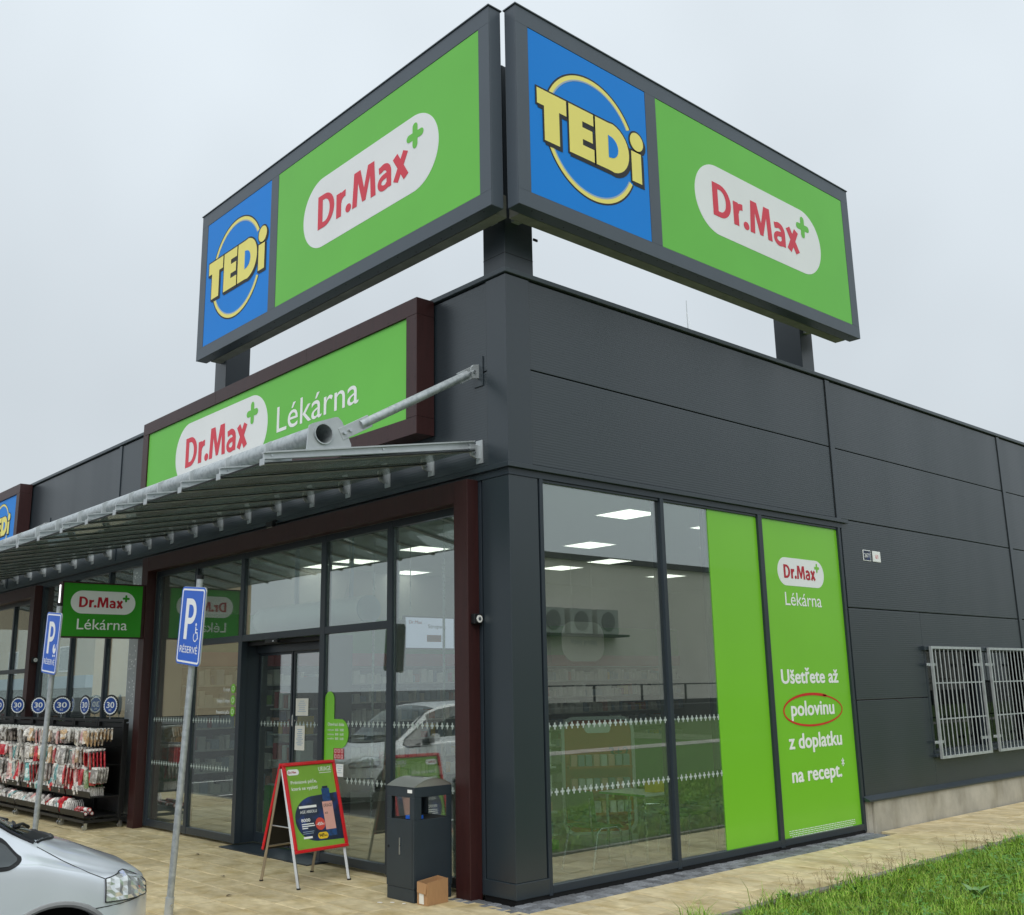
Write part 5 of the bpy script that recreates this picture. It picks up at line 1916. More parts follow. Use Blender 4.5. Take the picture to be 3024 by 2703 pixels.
# ------------------------------------------------------------------ wheeled display racks with hanging goods
ORD = ['first', 'second', 'third', 'fourth', 'fifth', 'sixth', 'seventh', 'eighth', 'ninth', 'tenth']
RW = 1.03
def rack(x1, label):
    t = thing('display_rack', label, 'display rack', (0, 0, 0), 'wheeled display racks along the shop glass')
    w = RW - .02
    y0, y1 = -.74, -.16
    MB().box(-w, 0, -.20, -.165, .20, 1.48).build('back_panel', 'rack_black', t)
    for x_ in (-w, -.045):
        MB().box(x_, x_ + .045, -.245, -.2005, .14, 1.50).build('upright', 'rack_black', t, bevel=.003)
        MB().box(x_, x_ + .045, y0, -.165, .10, .138).build('base_rail', 'rack_black', t)
    MB().box(-w, 0, -.24, -.17, 1.4995, 1.54).build('top_rail', 'rack_black', t)
    MB().box(-w + .0455, -.0455, y0, y0 + .04, .10, .1375).build('base_bar', 'rack_black', t)
    for z in (1.42, 1.14, .88):
        mb = MB()
        for i in range(9):
            x_ = -w + .075 + i * (w - .15) / 8
            mb.tube([(x_, -.20, z), (x_, -.60, z + .012)], .004, 5)
        mb.build('hook_row', 'rack_black', t)
    for z, yy in ((.44, -.66), (.17, -.73)):
        tr = MB()
        tr.box(-w + .02, -.02, yy, -.205, z, z + .012)
        tr.add([(-w + .02, yy, z), (-.02, yy, z), (-.02, yy - .02, z + .085), (-w + .02, yy - .02, z + .085), (-w + .02, yy + .008, z), (-.02, yy + .008, z), (-.02, yy - .012, z + .085), (-w + .02, yy - .012, z + .085)],
               [(0, 1, 2, 3), (4, 7, 6, 5), (0, 3, 7, 4), (1, 5, 6, 2), (3, 2, 6, 7), (0, 4, 5, 1)])
        tr.build('tray', 'rack_black', t)
    for x_ in (-w + .04, -.04):
        for yy in (y0 + .03, -.20):
            cs = MB().tube([(x_ - .012, yy, .037), (x_ + .012, yy, .037)], .036, 14).build('castor', 'steel', t)
            MB().box(x_ - .018, x_ + .018, yy - .006, yy + .03, .05, .10).build('castor_fork', 'steel', cs)
    t.location = (x1, 0, 0)
    return t
racks = []
r0 = rack(-8.44, 'black wheeled display rack nearest the brown portal post')
racks.append(r0)
for i in range(1, 6):
    c = copy_tree(r0)
    c['label'] = 'black wheeled display rack, %s from the brown portal post' % ORD[i]
    c.location = (-8.44 - RW * i, 0, 0)
    racks.append(c)

PAL = {'clear': '#d9d5cf', 'white': '#eeeae4', 'grey': '#8f8a86', 'pink': '#d9a3a0', 'red': '#b01828', 'teal': '#5fa3a5', 'beige': '#c9a87e', 'green': '#6b8a5c', 'dark': '#3b3534', 'brown': '#6e4a38'}
for k_, v_ in PAL.items():
    mat('pack_' + k_, v_, .25, 0, .35, 34, coat=.6, bump=.5, bscale=40, rand=.25, col2={'clear': '#6b625c', 'white': '#a29a94', 'grey': '#d8d4d0', 'beige': '#efe9df', 'teal': '#d9e6e4', 'pink': '#f0e6e2', 'dark': '#a59a94', 'brown': '#d8c4ae', 'green': '#cfd8c4', 'red': '#d84848'}[k_], c2scale=11, c2lo=.47, c2hi=.60)
mat('pack_card', '#f1efea', .5, 0, .06, 30)
def packet_me(colr, w, h, nlay, seed):
    rs_ = random.Random(seed)
    mb = MB()
    for j in range(nlay):
        y_ = -j * .05
        tw = rs_.uniform(-.012, .012)
        a = [(-w / 2 + tw, y_, -h), (w / 2 + tw, y_ - .004, -h - rs_.uniform(-.01, .01)), (w / 2, y_, -.03), (-w / 2, y_, -.03)]
        c = [(p[0] * .96, p[1] + .016, p[2]) for p in a]
        m_ = (tw, y_ - .020, -h * .55)
        mb.add(a + c + [m_], [(0, 1, 8), (1, 2, 8), (2, 3, 8), (3, 0, 8), (0, 4, 5, 1), (1, 5, 6, 2), (2, 6, 7, 3), (3, 7, 4, 0), (4, 7, 6, 5)])
    me = mb.mesh('packets', 'pack_' + colr)
    mc = MB()
    for j in range(nlay):
        y_ = -j * .05
        mc.box(-w / 2 * .8, w / 2 * .8, y_ - .006, y_ + .018, (-.012, -.03, -.05)[seed % 3], 0)
    return me, mc.mesh('header_card', 'pack_card')
pk_cache = {}
ROWN = {0: 'top', 1: 'middle', 2: 'bottom'}
pal_row = [['clear', 'white', 'grey', 'beige', 'pink', 'dark', 'brown'], ['clear', 'white', 'grey', 'red', 'pink', 'teal', 'dark', 'beige'], ['red', 'pink', 'grey', 'teal', 'dark', 'clear', 'brown', 'dark']]
for ri in range(6):
    xr = -8.44 - RW * ri
    w = RW - .02
    for rw, z in enumerate((1.405, 1.125, .865)):
        for hk in range(9 if ri < 4 else 5):
            nh = 9 if ri < 4 else 5
            x_ = xr - .035 - hk * (w - .11) / (nh - 1)
            colr = random.choice(pal_row[rw])
            if ri == 0 and rw == 2:
                colr = ['grey', 'red', 'green', 'green', 'red', 'red', 'pink', 'pink', 'red'][hk]
            if ri == 0 and rw == 0:
                colr = ['beige', 'beige', 'clear', 'beige', 'pink', 'clear', 'white', 'grey', 'clear'][hk]
            if ri == 1 and rw == 2:
                colr = ['red', 'grey', 'teal', 'teal', 'clear', 'grey', 'pink', 'grey', 'clear'][hk]
            wd = random.choice([.10, .12, .14])
            hh = {0: .22, 1: .25, 2: (.25 if ri == 0 and hk < 4 else .33)}[rw] * random.uniform(.85, 1.1)
            key = (colr, wd, rw, random.randint(0, 2), ri == 0 and hk < 4)
            if key not in pk_cache:
                pk_cache[key] = packet_me(colr, wd, hh, 5, (len(pk_cache) * 7) % 1000)
            me, mc = pk_cache[key]
            e = thing('hanging_packets', '%s packets, %s from right in the %s row of the %s rack' % (
                {'clear': 'clear plastic', 'white': 'white', 'grey': 'grey', 'pink': 'pink', 'red': 'red', 'teal': 'teal', 'beige': 'beige', 'green': 'green', 'dark': 'dark', 'brown': 'brown'}[colr], ORD[hk], ROWN[rw], ORD[ri]), 'packets', (x_, -.40, z), 'goods hanging on the racks')
            for m_, nm in ((me, 'packets'), (mc, 'header_card')):
                o = bpy.data.objects.new(nm, m_)
                COL.objects.link(o)
                o.parent = e
            e.rotation_euler = (random.uniform(-.12, .12), random.gauss(0, .13), random.gauss(.1, .3))
            e.location.y = -.46 + random.uniform(-.06, .06)
            e.scale = (random.uniform(.85, 1.45), 1, random.uniform(.8, 1.2))

# loose goods in the trays
def tgoods(name, lab, cat, mk):
    t = thing(name, lab, cat, (0, 0, 0), 'goods lying in the rack trays')
    mk(t)
    return t
for i, (x0, y0, z0, ang) in enumerate(((-8.95, -.62, .225, 5), (-8.93, -.69, .225, -3), (-8.92, -.655, .278, 2), (-9.15, -.60, .235, 8))):
    def mk(t, x0=x0, y0=y0, z0=z0, ang=ang):
        d = Vector((math.cos(R(ang)), math.sin(R(ang)) * .5, 0))
        p = Vector((x0, y0, z0))
        MB().tube([p, p + d * .44], .028, 14).build('roll', 'pack_red', t, smooth=True)
        MB().tube([p + d * .10, p + d * .11], .0285, 14).build('band', 'white_print', t)
        MB().tube([p + d * .27, p + d * .40], .0284, 14).build('paper_label', 'pack_white', t)
        MB().tube([p + d * .439, p + d * .4425], .020, 12).build('roll_core', 'pack_card', t)
    tgoods('wrapping_roll', ['red wrapping roll lying at the back right of the lower tray', 'red wrapping roll lying at the front of the lower tray', 'red wrapping roll on top of the others in the lower tray', 'red wrapping roll at the left of the pile in the lower tray'][i], 'wrapping roll', mk)
def mk(t):
    b = Vector((-8.96, -.64, .455))
    mb = MB()
    for i in range(15):
        mb.box(b.x + i * .028, b.x + i * .028 + .012, b.y - .004, b.y + .004, b.z, b.z + .11)
        if i < 8:
            mb.box(b.x + .395, b.x + .403, b.y + i * .028, b.y + i * .028 + .012, b.z, b.z + .11)
    mb.box(b.x, b.x + .41, b.y - .006, b.y + .006, b.z + .11, b.z + .125)
    mb.box(b.x + .392, b.x + .406, b.y + .007, b.y + .22, b.z + .11, b.z + .125)
    mb.build('slats', 'pack_white', t)
    MB().box(b.x + .005, b.x + .39, b.y + .01, b.y + .21, b.z + .004, b.z + .10).build('contents', 'pack_card', t)
    MB().box(b.x + .02, b.x + .20, b.y - .02, b.y + .16, b.z + .127, b.z + .15).build('lid', 'pack_white', t)
tgoods('white_basket', 'white slatted plastic basket in the upper tray of the first rack', 'basket', mk)
def mk(t):
    mb = MB()
    for i in range(9):
        y_ = -.46 - .03 * i
        mb.tube([(-9.40 + .0, y_, .19), (-9.40, y_, .27)] + [(-9.32 - .08 * math.cos(R(a)), y_, .27 + .08 * math.sin(R(a))) for a in range(20, 161, 20)] + [(-9.24, y_, .27), (-9.24, y_, .19)], .008, 6)
    mb.build('hoops', 'pack_card', t, smooth=True)
    MB().box(-9.41, -9.23, -.72, -.44, .183, .192).build('base', 'pack_card', t)
tgoods('letter_rack', 'white hooped plastic rack standing in the lower tray', 'rack', mk)
rs_ = random.Random(4)
for ri in range(6):
    xr = -8.44 - RW * ri
    for tz, ty, nm in ((.455, -.55, 'upper'), (.185, -.60, 'lower')):
        for j in range(7):
            if ri == 0 and ((nm == 'lower' and j < 6) or j < 3):
                continue
            colr = rs_.choice(['red', 'white', 'teal', 'grey', 'red', 'pink', 'clear', 'dark'])
            x_ = xr - .11 - j * .135
            def mk(t, x_=x_, tz=tz, ty=ty, colr=colr):
                mb = MB()
                a, b, c = rs_.uniform(.06, .085), rs_.uniform(.09, .14), rs_.uniform(.12, .24)
                # soft crumpled bag
                n_ = 10
                for q in range(4):
                    f_ = (1, 1.06, .95, .45)[q]
                    for k in range(n_):
                        an = 6.283 * k / n_
                        r_ = f_ * rs_.uniform(.88, 1.1)
                        mb.v.append((x_ + a * r_ * math.cos(an), ty + b * r_ * math.sin(an), tz + c * (0, .35, .75, 1.0)[q] + rs_.uniform(-.008, .008) * (q > 0)))
                for q in range(3):
                    for k in range(n_):
                        mb.f.append((q * n_ + k, q * n_ + (k + 1) % n_, (q + 1) * n_ + (k + 1) % n_, (q + 1) * n_ + k))
                mb.f.append(tuple(3 * n_ + k for k in range(n_)))
                mb.build('bag', 'pack_' + colr, t)
                MB().prism([(x_ - .03, tz + c * .3), (x_ + .03, tz + c * .3), (x_ + .028, tz + c * .6), (x_ - .028, tz + c * .62)], FF(ty - b * 1.02), 0, .004).build('tag_card', 'pack_card', t)
            tgoods('bagged_goods', '%s bagged goods, %s from right, %s tray of the %s rack' % ({'clear': 'clear'}.get(colr, colr), ORD[j], nm, ORD[ri]), 'goods', mk)

# round price signs on top of the racks
for i, (x_, ang) in enumerate(((-8.97, 40), (-10.03, 46), (-11.08, 78), (-12.23, 60), (-13.36, 55), (-14.5, 50))):
    t = thing('price_sign', 'round blue price sign reading 30, %s from the brown portal post' % ORD[i], 'price sign', (x_, -.25, 1.54), 'round price signs on the racks')
    a = R(ang)
    c = Vector((x_, -.25, 1.742))
    U = Vector((math.cos(a - R(40) + R(28)), math.sin(a - R(40) + R(28)), 0)) if 0 else Vector((math.cos(R((24, 10, 66, 40, 36, 30)[i])), math.sin(R((24, 10, 66, 40, 36, 30)[i])), 0))
    N = Vector((U.y, -U.x, 0))
    f = lambda u, v, n=0.0, c=c, U=U, N=N: tuple(c + U * u + Vector((0, 0, v)) + N * n)
    dk = MB().prism(circle(0, 0, .162, 40), f, -.004, .004).build('disc', 'plastic_black', t)
    teeth = []
    for k in range(48):
        r_ = .143 if k % 2 else .128
        teeth.append((r_ * math.cos(2 * math.pi * (k + .35 * (k % 2)) / 48), r_ * math.sin(2 * math.pi * (k + .35 * (k % 2)) / 48)))
    vs, fs = polyface(teeth, f, .0055)
    MB().add(vs, fs).build('toothed_ring', 'white_print', dk)
    MB().prism(circle(0, 0, .116, 40), f, .0058, .0068).build('blue_field', 'navy_tag', dk)
    text('lettering', '30', 'white_print', dk, f, 0, -.035, .085, width=.15, bold=.02, n=.0085, align='C')
    text('lettering', 'Kč', 'white_print', dk, f, 0, -.085, .032, width=.05, bold=.01, n=.0085, align='C')
    MB().tube([(x_, -.25, 1.60), (x_, -.25, 1.539)], .006, 8).build('stick', 'steel', t)

# ------------------------------------------------------------------ cars
def catmull(xs, ys, x):
    """smooth monotone-ish interpolation of table"""
    xs = np.asarray(xs, float)
    ys = np.asarray(ys, float)
    d = np.gradient(ys, xs)
    i = np.clip(np.searchsorted(xs, x) - 1, 0, len(xs) - 2)
    h = xs[i + 1] - xs[i]
    t = np.clip((x - xs[i]) / h, 0, 1)
    return (2 * t**3 - 3 * t**2 + 1) * ys[i] + (t**3 - 2 * t**2 + t) * h * d[i] + (-2 * t**3 + 3 * t**2) * ys[i + 1] + (t**3 - t**2) * h * d[i + 1]

def car(paint, label, group=None):
    """people carrier, local: nose at y=0, length along -y, +x = its right side"""
    t = thing('car', label, 'car', (0, 0, 0), group)
    S = np.array([0, .02, .06, .13, .25, .4, .6, .9, 1.2, 1.8, 2.6, 3.4, 4.0, 4.35, 4.55, 4.62])
    Wd = [.22, .36, .485, .60, .745, .848, .893, .905, .907, .908, .908, .905, .89, .86, .80, .72]
    s = np.concatenate([np.linspace(0, .3, 22), np.linspace(.3, 1.9, 76)[1:], np.linspace(1.9, 4.62, 56)[1:]])
    w = catmull(S, Wd, s)
    zc = np.interp(s, [0, .05, .15, .3, .5, .7, .84, 1.0, 1.3, 1.6, 1.85, 2.2, 3.0, 3.8, 4.2, 4.45, 4.62], [.72, .80, .87, .93, 1.015, 1.085, 1.15, 1.22, 1.43, 1.61, 1.68, 1.72, 1.73, 1.70, 1.62, 1.35, .95])
    ze = np.interp(s, [0, .05, .15, .3, .5, .7, .9, 1.05, 1.3, 1.6, 1.9, 2.2, 3.0, 3.8, 4.2, 4.45, 4.62], [.68, .75, .80, .855, .915, .985, 1.075, 1.16, 1.35, 1.53, 1.62, 1.66, 1.67, 1.64, 1.56, 1.30, .92])
    belt = np.interp(s, [0, .15, .3, .5, .9, 1.2, 2, 4.2, 4.62], [.66, .77, .81, .842, .96, 1.0, 1.02, 1.04, .9])
    prof = []
    for k in range(len(s)):
        W = w[k]
        cab = np.clip((s[k] - .85) / .5, 0, 1)
        tum = W * (1 - .20 * cab)
        prof.append([(W * .90, .20), (W * .965, .30), (W, .50), (W * 1.0, min(.68, belt[k] - .08)), (W * .985, belt[k] - .03), (W * (.955), belt[k] + .02), (W * (.90 - .02 * cab), belt[k] + (ze[k] - belt[k]) * .5),
                     (W * (.86 - .09 * cab), ze[k] - .008), (W * (.77 - .08 * cab), ze[k] + (zc[k] - ze[k]) * .35), (W * .5, zc[k] - .022), (W * .25, zc[k] - .005), (0, zc[k])])
    prof = np.array(prof)                                  # stations x pts x 2
    npf = prof.shape[1]
    tt = np.linspace(0, npf - 1, 133)
    G_ = np.zeros((len(s), len(tt), 2))
    for k in range(len(s)):
        for c in range(2):
            G_[k, :, c] = catmull(np.arange(npf), prof[k, :, c], tt)
    def P3(k, j, sx=1):
        return (sx * G_[k, j, 0], -s[k], G_[k, j, 1])
    wheels = (.80, 3.63)
    R_A = .395
    def cls(k, j):
        x, z = G_[k, j, 0], G_[k, j, 1]
        sm = s[k]
        tp = tt[j]
        for wc in wheels:
            if x > .55 and (sm - wc) ** 2 + (z - .335) ** 2 < R_A ** 2:
                return None
        if z < .30 and .45 < sm < 4.1 and False:
            return 'sill'
        cow = .60 + .32 * min(1.2, (x / .78) ** 2)
        if sm > cow and tp >= 7.2 and sm < 1.80:
            return 'windshield' if sm > cow + .10 + .04 * (1 - min(1, x / .7)) else 'cowl'
        if tp > 5.25 and tp < 7.0 and sm > 1.60 and sm < 4.25 and z > belt[k] + .045 and z < ze[k] - .03:
            if any(abs(sm - q) < .045 for q in (2.55, 3.5)):
                return 'pillar'
            return 'window'
        if tp >= 8 and sm > 4.25 and z > 1.05:
            return 'rearscreen'
        return 'body'
    MBs = {}
    names = {'body': ('body_shell', paint), 'windshield': ('windshield', 'car_glass'), 'cowl': ('cowl_panel', 'car_black'), 'rearscreen': ('rear_window', 'car_glass'), 'window': ('side_window', 'car_glass'), 'pillar': ('door_pillar', 'car_black')}
    for sx in (1, -1):
        for k in range(len(s) - 1):
            for j in range(len(tt) - 1):
                a = cls(k, j)
                if a is None:
                    continue
                key = (a, sx if a in ('window', 'pillar') else 0)
                if key not in MBs:
                    MBs[key] = ({}, [], [])
                idx, vs, fs = MBs[key]
                f = []
                for kk, jj in ((k, j), (k + 1, j), (k + 1, j + 1), (k, j + 1)):
                    q = (kk, jj, sx if jj < len(tt) - 1 else 0)
                    if q not in idx:
                        idx[q] = len(vs)
                        vs.append(P3(kk, jj, sx))
                    f.append(idx[q])
                fs.append(tuple(f) if sx < 0 else tuple(reversed(f)))
    # close the ends
    for (a, sd_), (idx, vs, fs) in MBs.items():
        if a == 'body':
            for kk in (0, len(s) - 1):
                ring_ = [P3(kk, j, 1) for j in range(len(tt))] + [P3(kk, j, -1) for j in reversed(range(len(tt) - 1))]
                b = len(vs)
                vs += ring_
                fs.append(tuple(range(b, b + len(ring_))))
        nm, m_ = names[a]
        me = bpy.data.meshes.new(nm)
        me.from_pydata(vs, [], fs)
        me.materials.append(MATS[m_])
        bm = bmesh.new()
        bm.from_mesh(me)
        bmesh.ops.remove_doubles(bm, verts=bm.verts, dist=.0005)
        bmesh.ops.recalc_face_normals(bm, faces=bm.faces)
        bm.to_mesh(me)
        bm.free()
        me.polygons.foreach_set('use_smooth', [True] * len(me.polygons))
        o = bpy.data.objects.new(nm, me)
        COL.objects.link(o)
        attach(o, t)
    # surface lookup for lines that run on the body
    def surf(sm, z=None, tp=None, off=.002):
        k = int(np.argmin(abs(s - sm)))
        if tp is None:
            j = int(np.argmin(abs(G_[k, :76, 1] - z)))
        else:
            j = int(np.argmin(abs(tt - tp)))
        x, zz = G_[k, j]
        j2, j0 = min(j + 1, len(tt) - 1), max(j - 1, 0)
        d = G_[k, j2] - G_[k, j0]
        n = np.array([d[1], -d[0]])
        n = n / max(1e-6, np.linalg.norm(n))
        return Vector((x + n[0] * off, -sm, zz + n[1] * off))
    def line(name, pts, r=.004, m_='car_black', parent=t):
        for sx in (1, -1):
            MB().tube([(p.x * sx, p.y, p.z) for p in pts], r, 5).build(name, m_, parent)
    def side(sm, z, off=0.0):
        k = int(np.clip(np.searchsorted(s, sm) - 1, 0, len(s) - 2))
        f_ = (sm - s[k]) / (s[k + 1] - s[k])
        xs_ = [float(np.interp(z, G_[q, 12:92, 1], G_[q, 12:92, 0])) for q in (k, k + 1)]
        return Vector((xs_[0] + (xs_[1] - xs_[0]) * f_ + off, -sm, z))
    line('hood_seam', [side(q, np.interp(q, [.50, .60, .75, .90], [.842, .888, .972, 1.066]), .0008) for q in np.linspace(.50, .90, 24)], .0028)
    line('bumper_seam', [surf(q, z=.685, off=.0005) for q in np.linspace(.10, .62, 18)], .003)
    line('door_seam', [surf(1.33, z=q, off=.0005) for q in np.linspace(.28, .98, 14)], .003)
    line('door_seam', [surf(2.55, z=q, off=.0005) for q in np.linspace(.28, 1.0, 14)], .003)
    line('bumper_strip', [surf(q, z=.50, off=.004) for q in np.linspace(.06, .40, 12)], .010, 'car_black')
    # wheel arch lips, wheels
    for wc in wheels:
        for sx in (1, -1):
            pts = []
            for a in range(-8, 189, 7):
                sm = wc - (R_A + .008) * math.cos(R(a))
                z = .335 + (R_A + .008) * math.sin(R(a))
                k = int(np.argmin(abs(s - sm)))
                pts.append((sx * (w[k] * (1.0 if z < .7 else .992) - .004), -sm, z))
            MB().tube(pts, .020, 8).build('arch_lip', 'car_lip' if paint == 'car_paint' else paint, t, smooth=True)
            ws = MB().tube([(sx * .66, -wc, .312), (sx * .87, -wc, .312)], .312, 32).build('tyre', 'car_rubber', t, bevel=.03, smooth=True)
            mb = MB().tube([(sx * .860, -wc, .312), (sx * .874, -wc, .312)], .205, 28)
            rm = mb.build('rim', 'rim', ws, smooth=True)
            mb = MB()
            for q in range(7):
                a = q * 2 * math.pi / 7
                mb.box(sx * .874, sx * .880, -wc - .012, -wc + .012, .335, .50)
                n8 = 8
                for vi in range(len(mb.v) - n8, len(mb.v)):
                    x_, y_, z_ = mb.v[vi]
                    dy, dz = y_ + wc, z_ - .312
                    mb.v[vi] = (x_, -wc + dy * math.cos(a) - dz * math.sin(a), .312 + dy * math.sin(a) + dz * math.cos(a))
            mb.build('rim_slots', 'car_black', rm)
            MB().tube([(sx * .50, -wc, .335), (sx * .66, -wc, .335)], .40, 24).build('wheel_well', 'car_rubber', t)
    MB().box(-.6, .6, -4.3, -.35, .16, .30).build('underbody', 'car_rubber', t)
    # headlights wrapped round the corners
    for sx in (1, -1):
        mb = MB()
        n_s, n_t = 13, 7
        vs = []
        for i in range(n_s):
            sm = .105 + (.50 - .105) * i / (n_s - 1)
            k = int(np.argmin(abs(s - sm)))
            zlo = .695 + .012 * (i / (n_s - 1)) - .02 * (1 - i / (n_s - 1))
            zhi = min(np.interp(sm, [.10, .2, .33, .50], [.735, .805, .862, .842]), belt[k] + .045)
            for j in range(n_t):
                z = zlo + (zhi - zlo) * j / (n_t - 1)
                x = np.interp(z, G_[k, 16:88, 1], G_[k, 16:88, 0])
                nx = 1.0
                jit = (random.uniform(-.006, .006), random.uniform(-.004, .004)) if 0 < i < n_s - 1 and 0 < j < n_t - 1 else (0, 0)
                vs.append((sx * (x + .008 + jit[0]), -sm + .004 + jit[1], z))
        fs = [(i * n_t + j, (i + 1) * n_t + j, (i + 1) * n_t + j + 1, i * n_t + j + 1) for i in range(n_s - 1) for j in range(n_t - 1)]
        mb.add(vs, fs)
        h = mb.build('headlight', 'car_lens', t)
        rim_ = [vs[i * n_t] for i in range(n_s)] + [vs[(n_s - 1) * n_t + j] for j in range(n_t)] + [vs[i * n_t + n_t - 1] for i in reversed(range(n_s))] + [vs[j] for j in reversed(range(n_t))]
        MB().tube(rim_, .0038, 6).build('headlight_gasket', 'car_black', h)
        rp_ = surf(1.22, z=.80, off=.004)
        MB().tube([(sx * rp_.x - sx * .005, rp_.y, rp_.z), (sx * rp_.x + sx * .006, rp_.y, rp_.z)], .022, 14).build('side_repeater', 'parking_blue' if 0 else 'car_lens_clear', t)
        MB().tube([(sx * .90, -1.62, 1.08), (sx * 1.00, -1.58, 1.12), (sx * 1.08, -1.58, 1.12)], .07, 12).build('wing_mirror', paint, t, smooth=True)
    # grille, plate, wipers
    MB().box(-.20, .20, -.012, .006, .60, .70).build('grille', 'car_black', t, bevel=.004)
    MB().box(-.20, .20, .004, .010, .42, .53).build('number_plate', 'white_print', t)
    def topz(sm, x):
        k = int(np.argmin(abs(s - sm)))
        xs_, zs_ = G_[k, 70:, 0][::-1], G_[k, 70:, 1][::-1]
        return float(np.interp(abs(x), xs_, zs_))
    cpts = []
    for q in np.linspace(-.745, .745, 41):
        c_ = .60 + .32 * min(1.2, (abs(q) / .78) ** 2)
        cpts.append((q, -c_, topz(c_, q) + .001))
    MB().tube(cpts, .010, 6).build('cowl_seal', 'car_black', t, smooth=True)
    for sx in (1, -1):
        MB().tube([(sx * (.755 - .09 * k / 12), -(.915 + .88 * k / 12), topz(.915 + .88 * k / 12, .755 - .09 * k / 12) + .002) for k in range(13)], .011, 6).build('pillar_trim', 'car_black', t)
    def wiper(x0, x1, sm0, sm1):
        p0 = Vector((x0, -sm0, topz(sm0, x0) + .01))
        p1 = Vector((x1, -sm1, topz(sm1, x1) + .012))
        mid = p0.lerp(p1, .5)
        mid.z = topz(-mid.y, mid.x) + .014
        wp = MB().tube([p0, mid, p1], .010, 6).build('wiper', 'car_black', t)
        b0 = Vector((x0 - .02, -(sm0 + .10), topz(sm0 + .10, x0 - .02) + .012))
        MB().tube([b0, b0.lerp(p1, .5) + Vector((0, 0, .006)), p1], .008, 5).build('wiper_blade', 'car_rubber', wp)
    wiper(.05, .60, .72, .98)
    wiper(-.60, -.02, .82, .84)
    # front quarter windows: dark glass set in a rubber surround
    def patch(name, m_, grow, off, par):
        res = []
        for sx in (1, -1):
            rows = []
            for i in range(22):
                u = i / 21
                sm = 1.035 - grow + (1.59 + grow - 1.035) * u ** 1.6
                zl = .985 - grow * .9 + .01 * u
                zu = min(np.interp(sm, [1.02, 1.06, 1.10, 1.25, 1.60], [1.035, 1.075, 1.105, 1.19, 1.40]) + grow, np.interp(sm, s, ze) - .012)
                f_ = min(1.0, (sm - 1.035 + grow + .002) / (.06 + grow)) ** .5
                zl, zu = 1.022 - (1.022 - zl) * f_, 1.022 + (zu - 1.022) * f_
                rows.append([side(sm, zl + (zu - zl) * j / 8, off) for j in range(9)])
            mb = MB()
            for r_ in rows:
                mb.v += [(p.x * sx, p.y, p.z) for p in r_]
            for i in range(21):
                for j in range(8):
                    mb.f.append((i * 9 + j, i * 9 + j + 1, (i + 1) * 9 + j + 1, (i + 1) * 9 + j))
            res.append(mb.build(name, m_, par[0] if sx > 0 else par[-1], smooth=True))
        return res
    rub = patch('window_rubber', 'car_black', .028, .003, [t])
    patch('quarter_window', 'window_tint', .0, .007, rub)
    return t
silver = car('car_paint', 'silver people carrier parked nose-in at the lower left', 'parked cars')
silver.location = (-.35, -3.44, -.06)
white = car('car_white', 'white people carrier parked further left, seen mirrored in the entrance glass', 'parked cars')
white.location = (-8.6, -3.35, -.06)
white.scale = (1, 1, 1.0)

# ------------------------------------------------------------------ surroundings mirrored in the glass
def far_block(name, lab, x0, x1, y0, y1, z1, wall, face, wins, loc):
    t = thing(name, lab, 'building', loc)
    box('wall', wall, t, x0, x1, y0, y1, 0, z1)
    box('roof_edge', 'far_dark', t, x0 - .3, x1 + .3, y0 - .3, y1 + .3, z1, z1 + .35)
    for (fr, u0, u1, v0, v1) in wins:
        w_ = fbox('window', 'win_frame', t, fr, u0, u1, v0, v1, .0, .06)
        fbox('window_glass', 'car_glass', w_, fr, u0 + .12, u1 - .12, v0 + .12, v1 - .12, .061, .07)
        fbox('window_dark', 'far_dark', w_, fr, u0 + .12, u1 - .12, v0 + .12, v1 - .12, .0602, .0606)
    return t
FX = lambda u, v, n=0.0: (38 - n, u, v)
hall = far_block('beige_hall', 'long beige warehouse across the lawn, mirrored in the right windows', 38, 60, 4, 95, 9.6, 'beige_hall', None, [], (49, 50, 0))
box('dark_base', 'far_dark', hall, 37.9, 37.999, 4, 95, 0, .9)
for i in range(4):
    y_ = 33.5 + i * 2.4
    u_ = box('cooling_unit', 'ac_unit', hall, 36.9, 37.85, y_, y_ + 1.9, 5.0, 6.5)
    MB().tube([(36.9, y_ + .95, 5.75), (36.86, y_ + .95, 5.75)], .6, 24).build('fan', 'ac_fan', u_)
box('unit_shelf', 'far_dark', hall, 36.8, 37.99, 33, 43.5, 4.85, 4.98)
rl = thing('far_railing', 'thin railing along the far road', 'railing', (33, 40, 0))
for y_ in range(0, 80, 4):
    box('railing_post', 'far_dark', rl, 32.95, 33.05, y_, y_ + .1, .0, 1.9)
box('railing_bar', 'far_dark', rl, 32.97, 33.03, 0, 80, 1.86, 1.93)
box('retaining_wall', 'far_dark', rl, 31.5, 33.1, 0, 80, 0, .75)

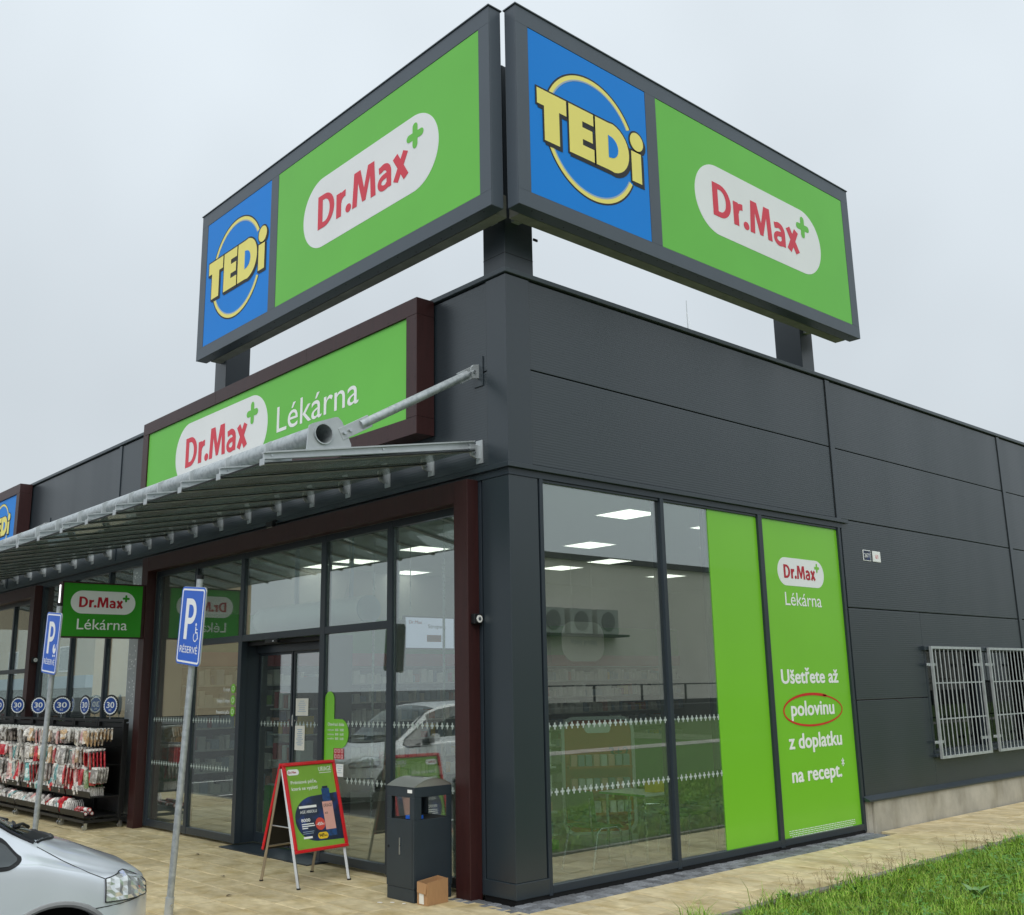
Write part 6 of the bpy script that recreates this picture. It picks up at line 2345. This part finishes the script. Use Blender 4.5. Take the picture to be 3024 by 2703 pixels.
FYB = lambda u, v, n=0.0: (u, -26 + n, v)
wins = []
for x_ in range(-158, -82, 7):
    wins.append((FYB, x_, x_ + 2.6, 3.9, 6.1))
opp = far_block('apartment_block', 'beige block with white windows mirrored in the left shop glass', -160, -80, -40, -26, 12, 'beige_render', None, wins, (-80, -33, 0))
box('pale_band', 'far_band', opp, -160, -80, -25.99, -25.4, 2.5, 3.5)
box('dark_ground_floor', 'far_dark', opp, -160, -80, -25.98, -25.9, 0, 2.49)

def tree(x, y, h, lab, seed):
    rs_ = random.Random(seed)
    t = thing('tree', lab, 'tree', (x, y, 0), 'background trees')
    mb = MB().tube([(x, y, 0), (x + .1, y, h * .35), (x - .1, y + .1, h * .8)], .22, 8, r2=.06)
    for i in range(10):
        a = rs_.uniform(0, 6.28)
        z = h * rs_.uniform(.3, .75)
        L = h * rs_.uniform(.15, .3)
        mb.tube([(x, y, z), (x + L * math.cos(a), y + L * math.sin(a), z + L * .7)], .06, 5, r2=.015)
    mb.build('trunk', 'bark', t)
    lv = MB()
    for i in range(2600):
        a, b = rs_.uniform(0, 6.28), rs_.uniform(-1, 1)
        rr = h * .30 * rs_.random() ** .4
        rad = rr * math.sqrt(1 - b * b) * (1 + .3 * math.sin(3 * a + seed))
        c = Vector((x + rad * math.cos(a), y + rad * math.sin(a), h * .66 + rr * b * 1.15))
        d1 = Vector((rs_.uniform(-1, 1), rs_.uniform(-1, 1), rs_.uniform(-1, 1))).normalized() * .16
        d2 = Vector((rs_.uniform(-1, 1), rs_.uniform(-1, 1), rs_.uniform(-1, 1))).normalized() * .12
        lv.add([c - d1, c + d2, c + d1, c - d2], [(0, 1, 2, 3)])
    lv.build('crown', 'foliage', t)
tree(66, 70, 14, 'bare-topped tree showing above the warehouse roof, left', 2)
tree(68, 84, 14.5, 'bushy tree showing above the warehouse roof, right', 3)
tree(-14, -16, 6.5, 'leafy tree across the car park, mirrored beside the entrance', 4)
tree(-19, -20, 7.5, 'second leafy tree across the car park', 5)
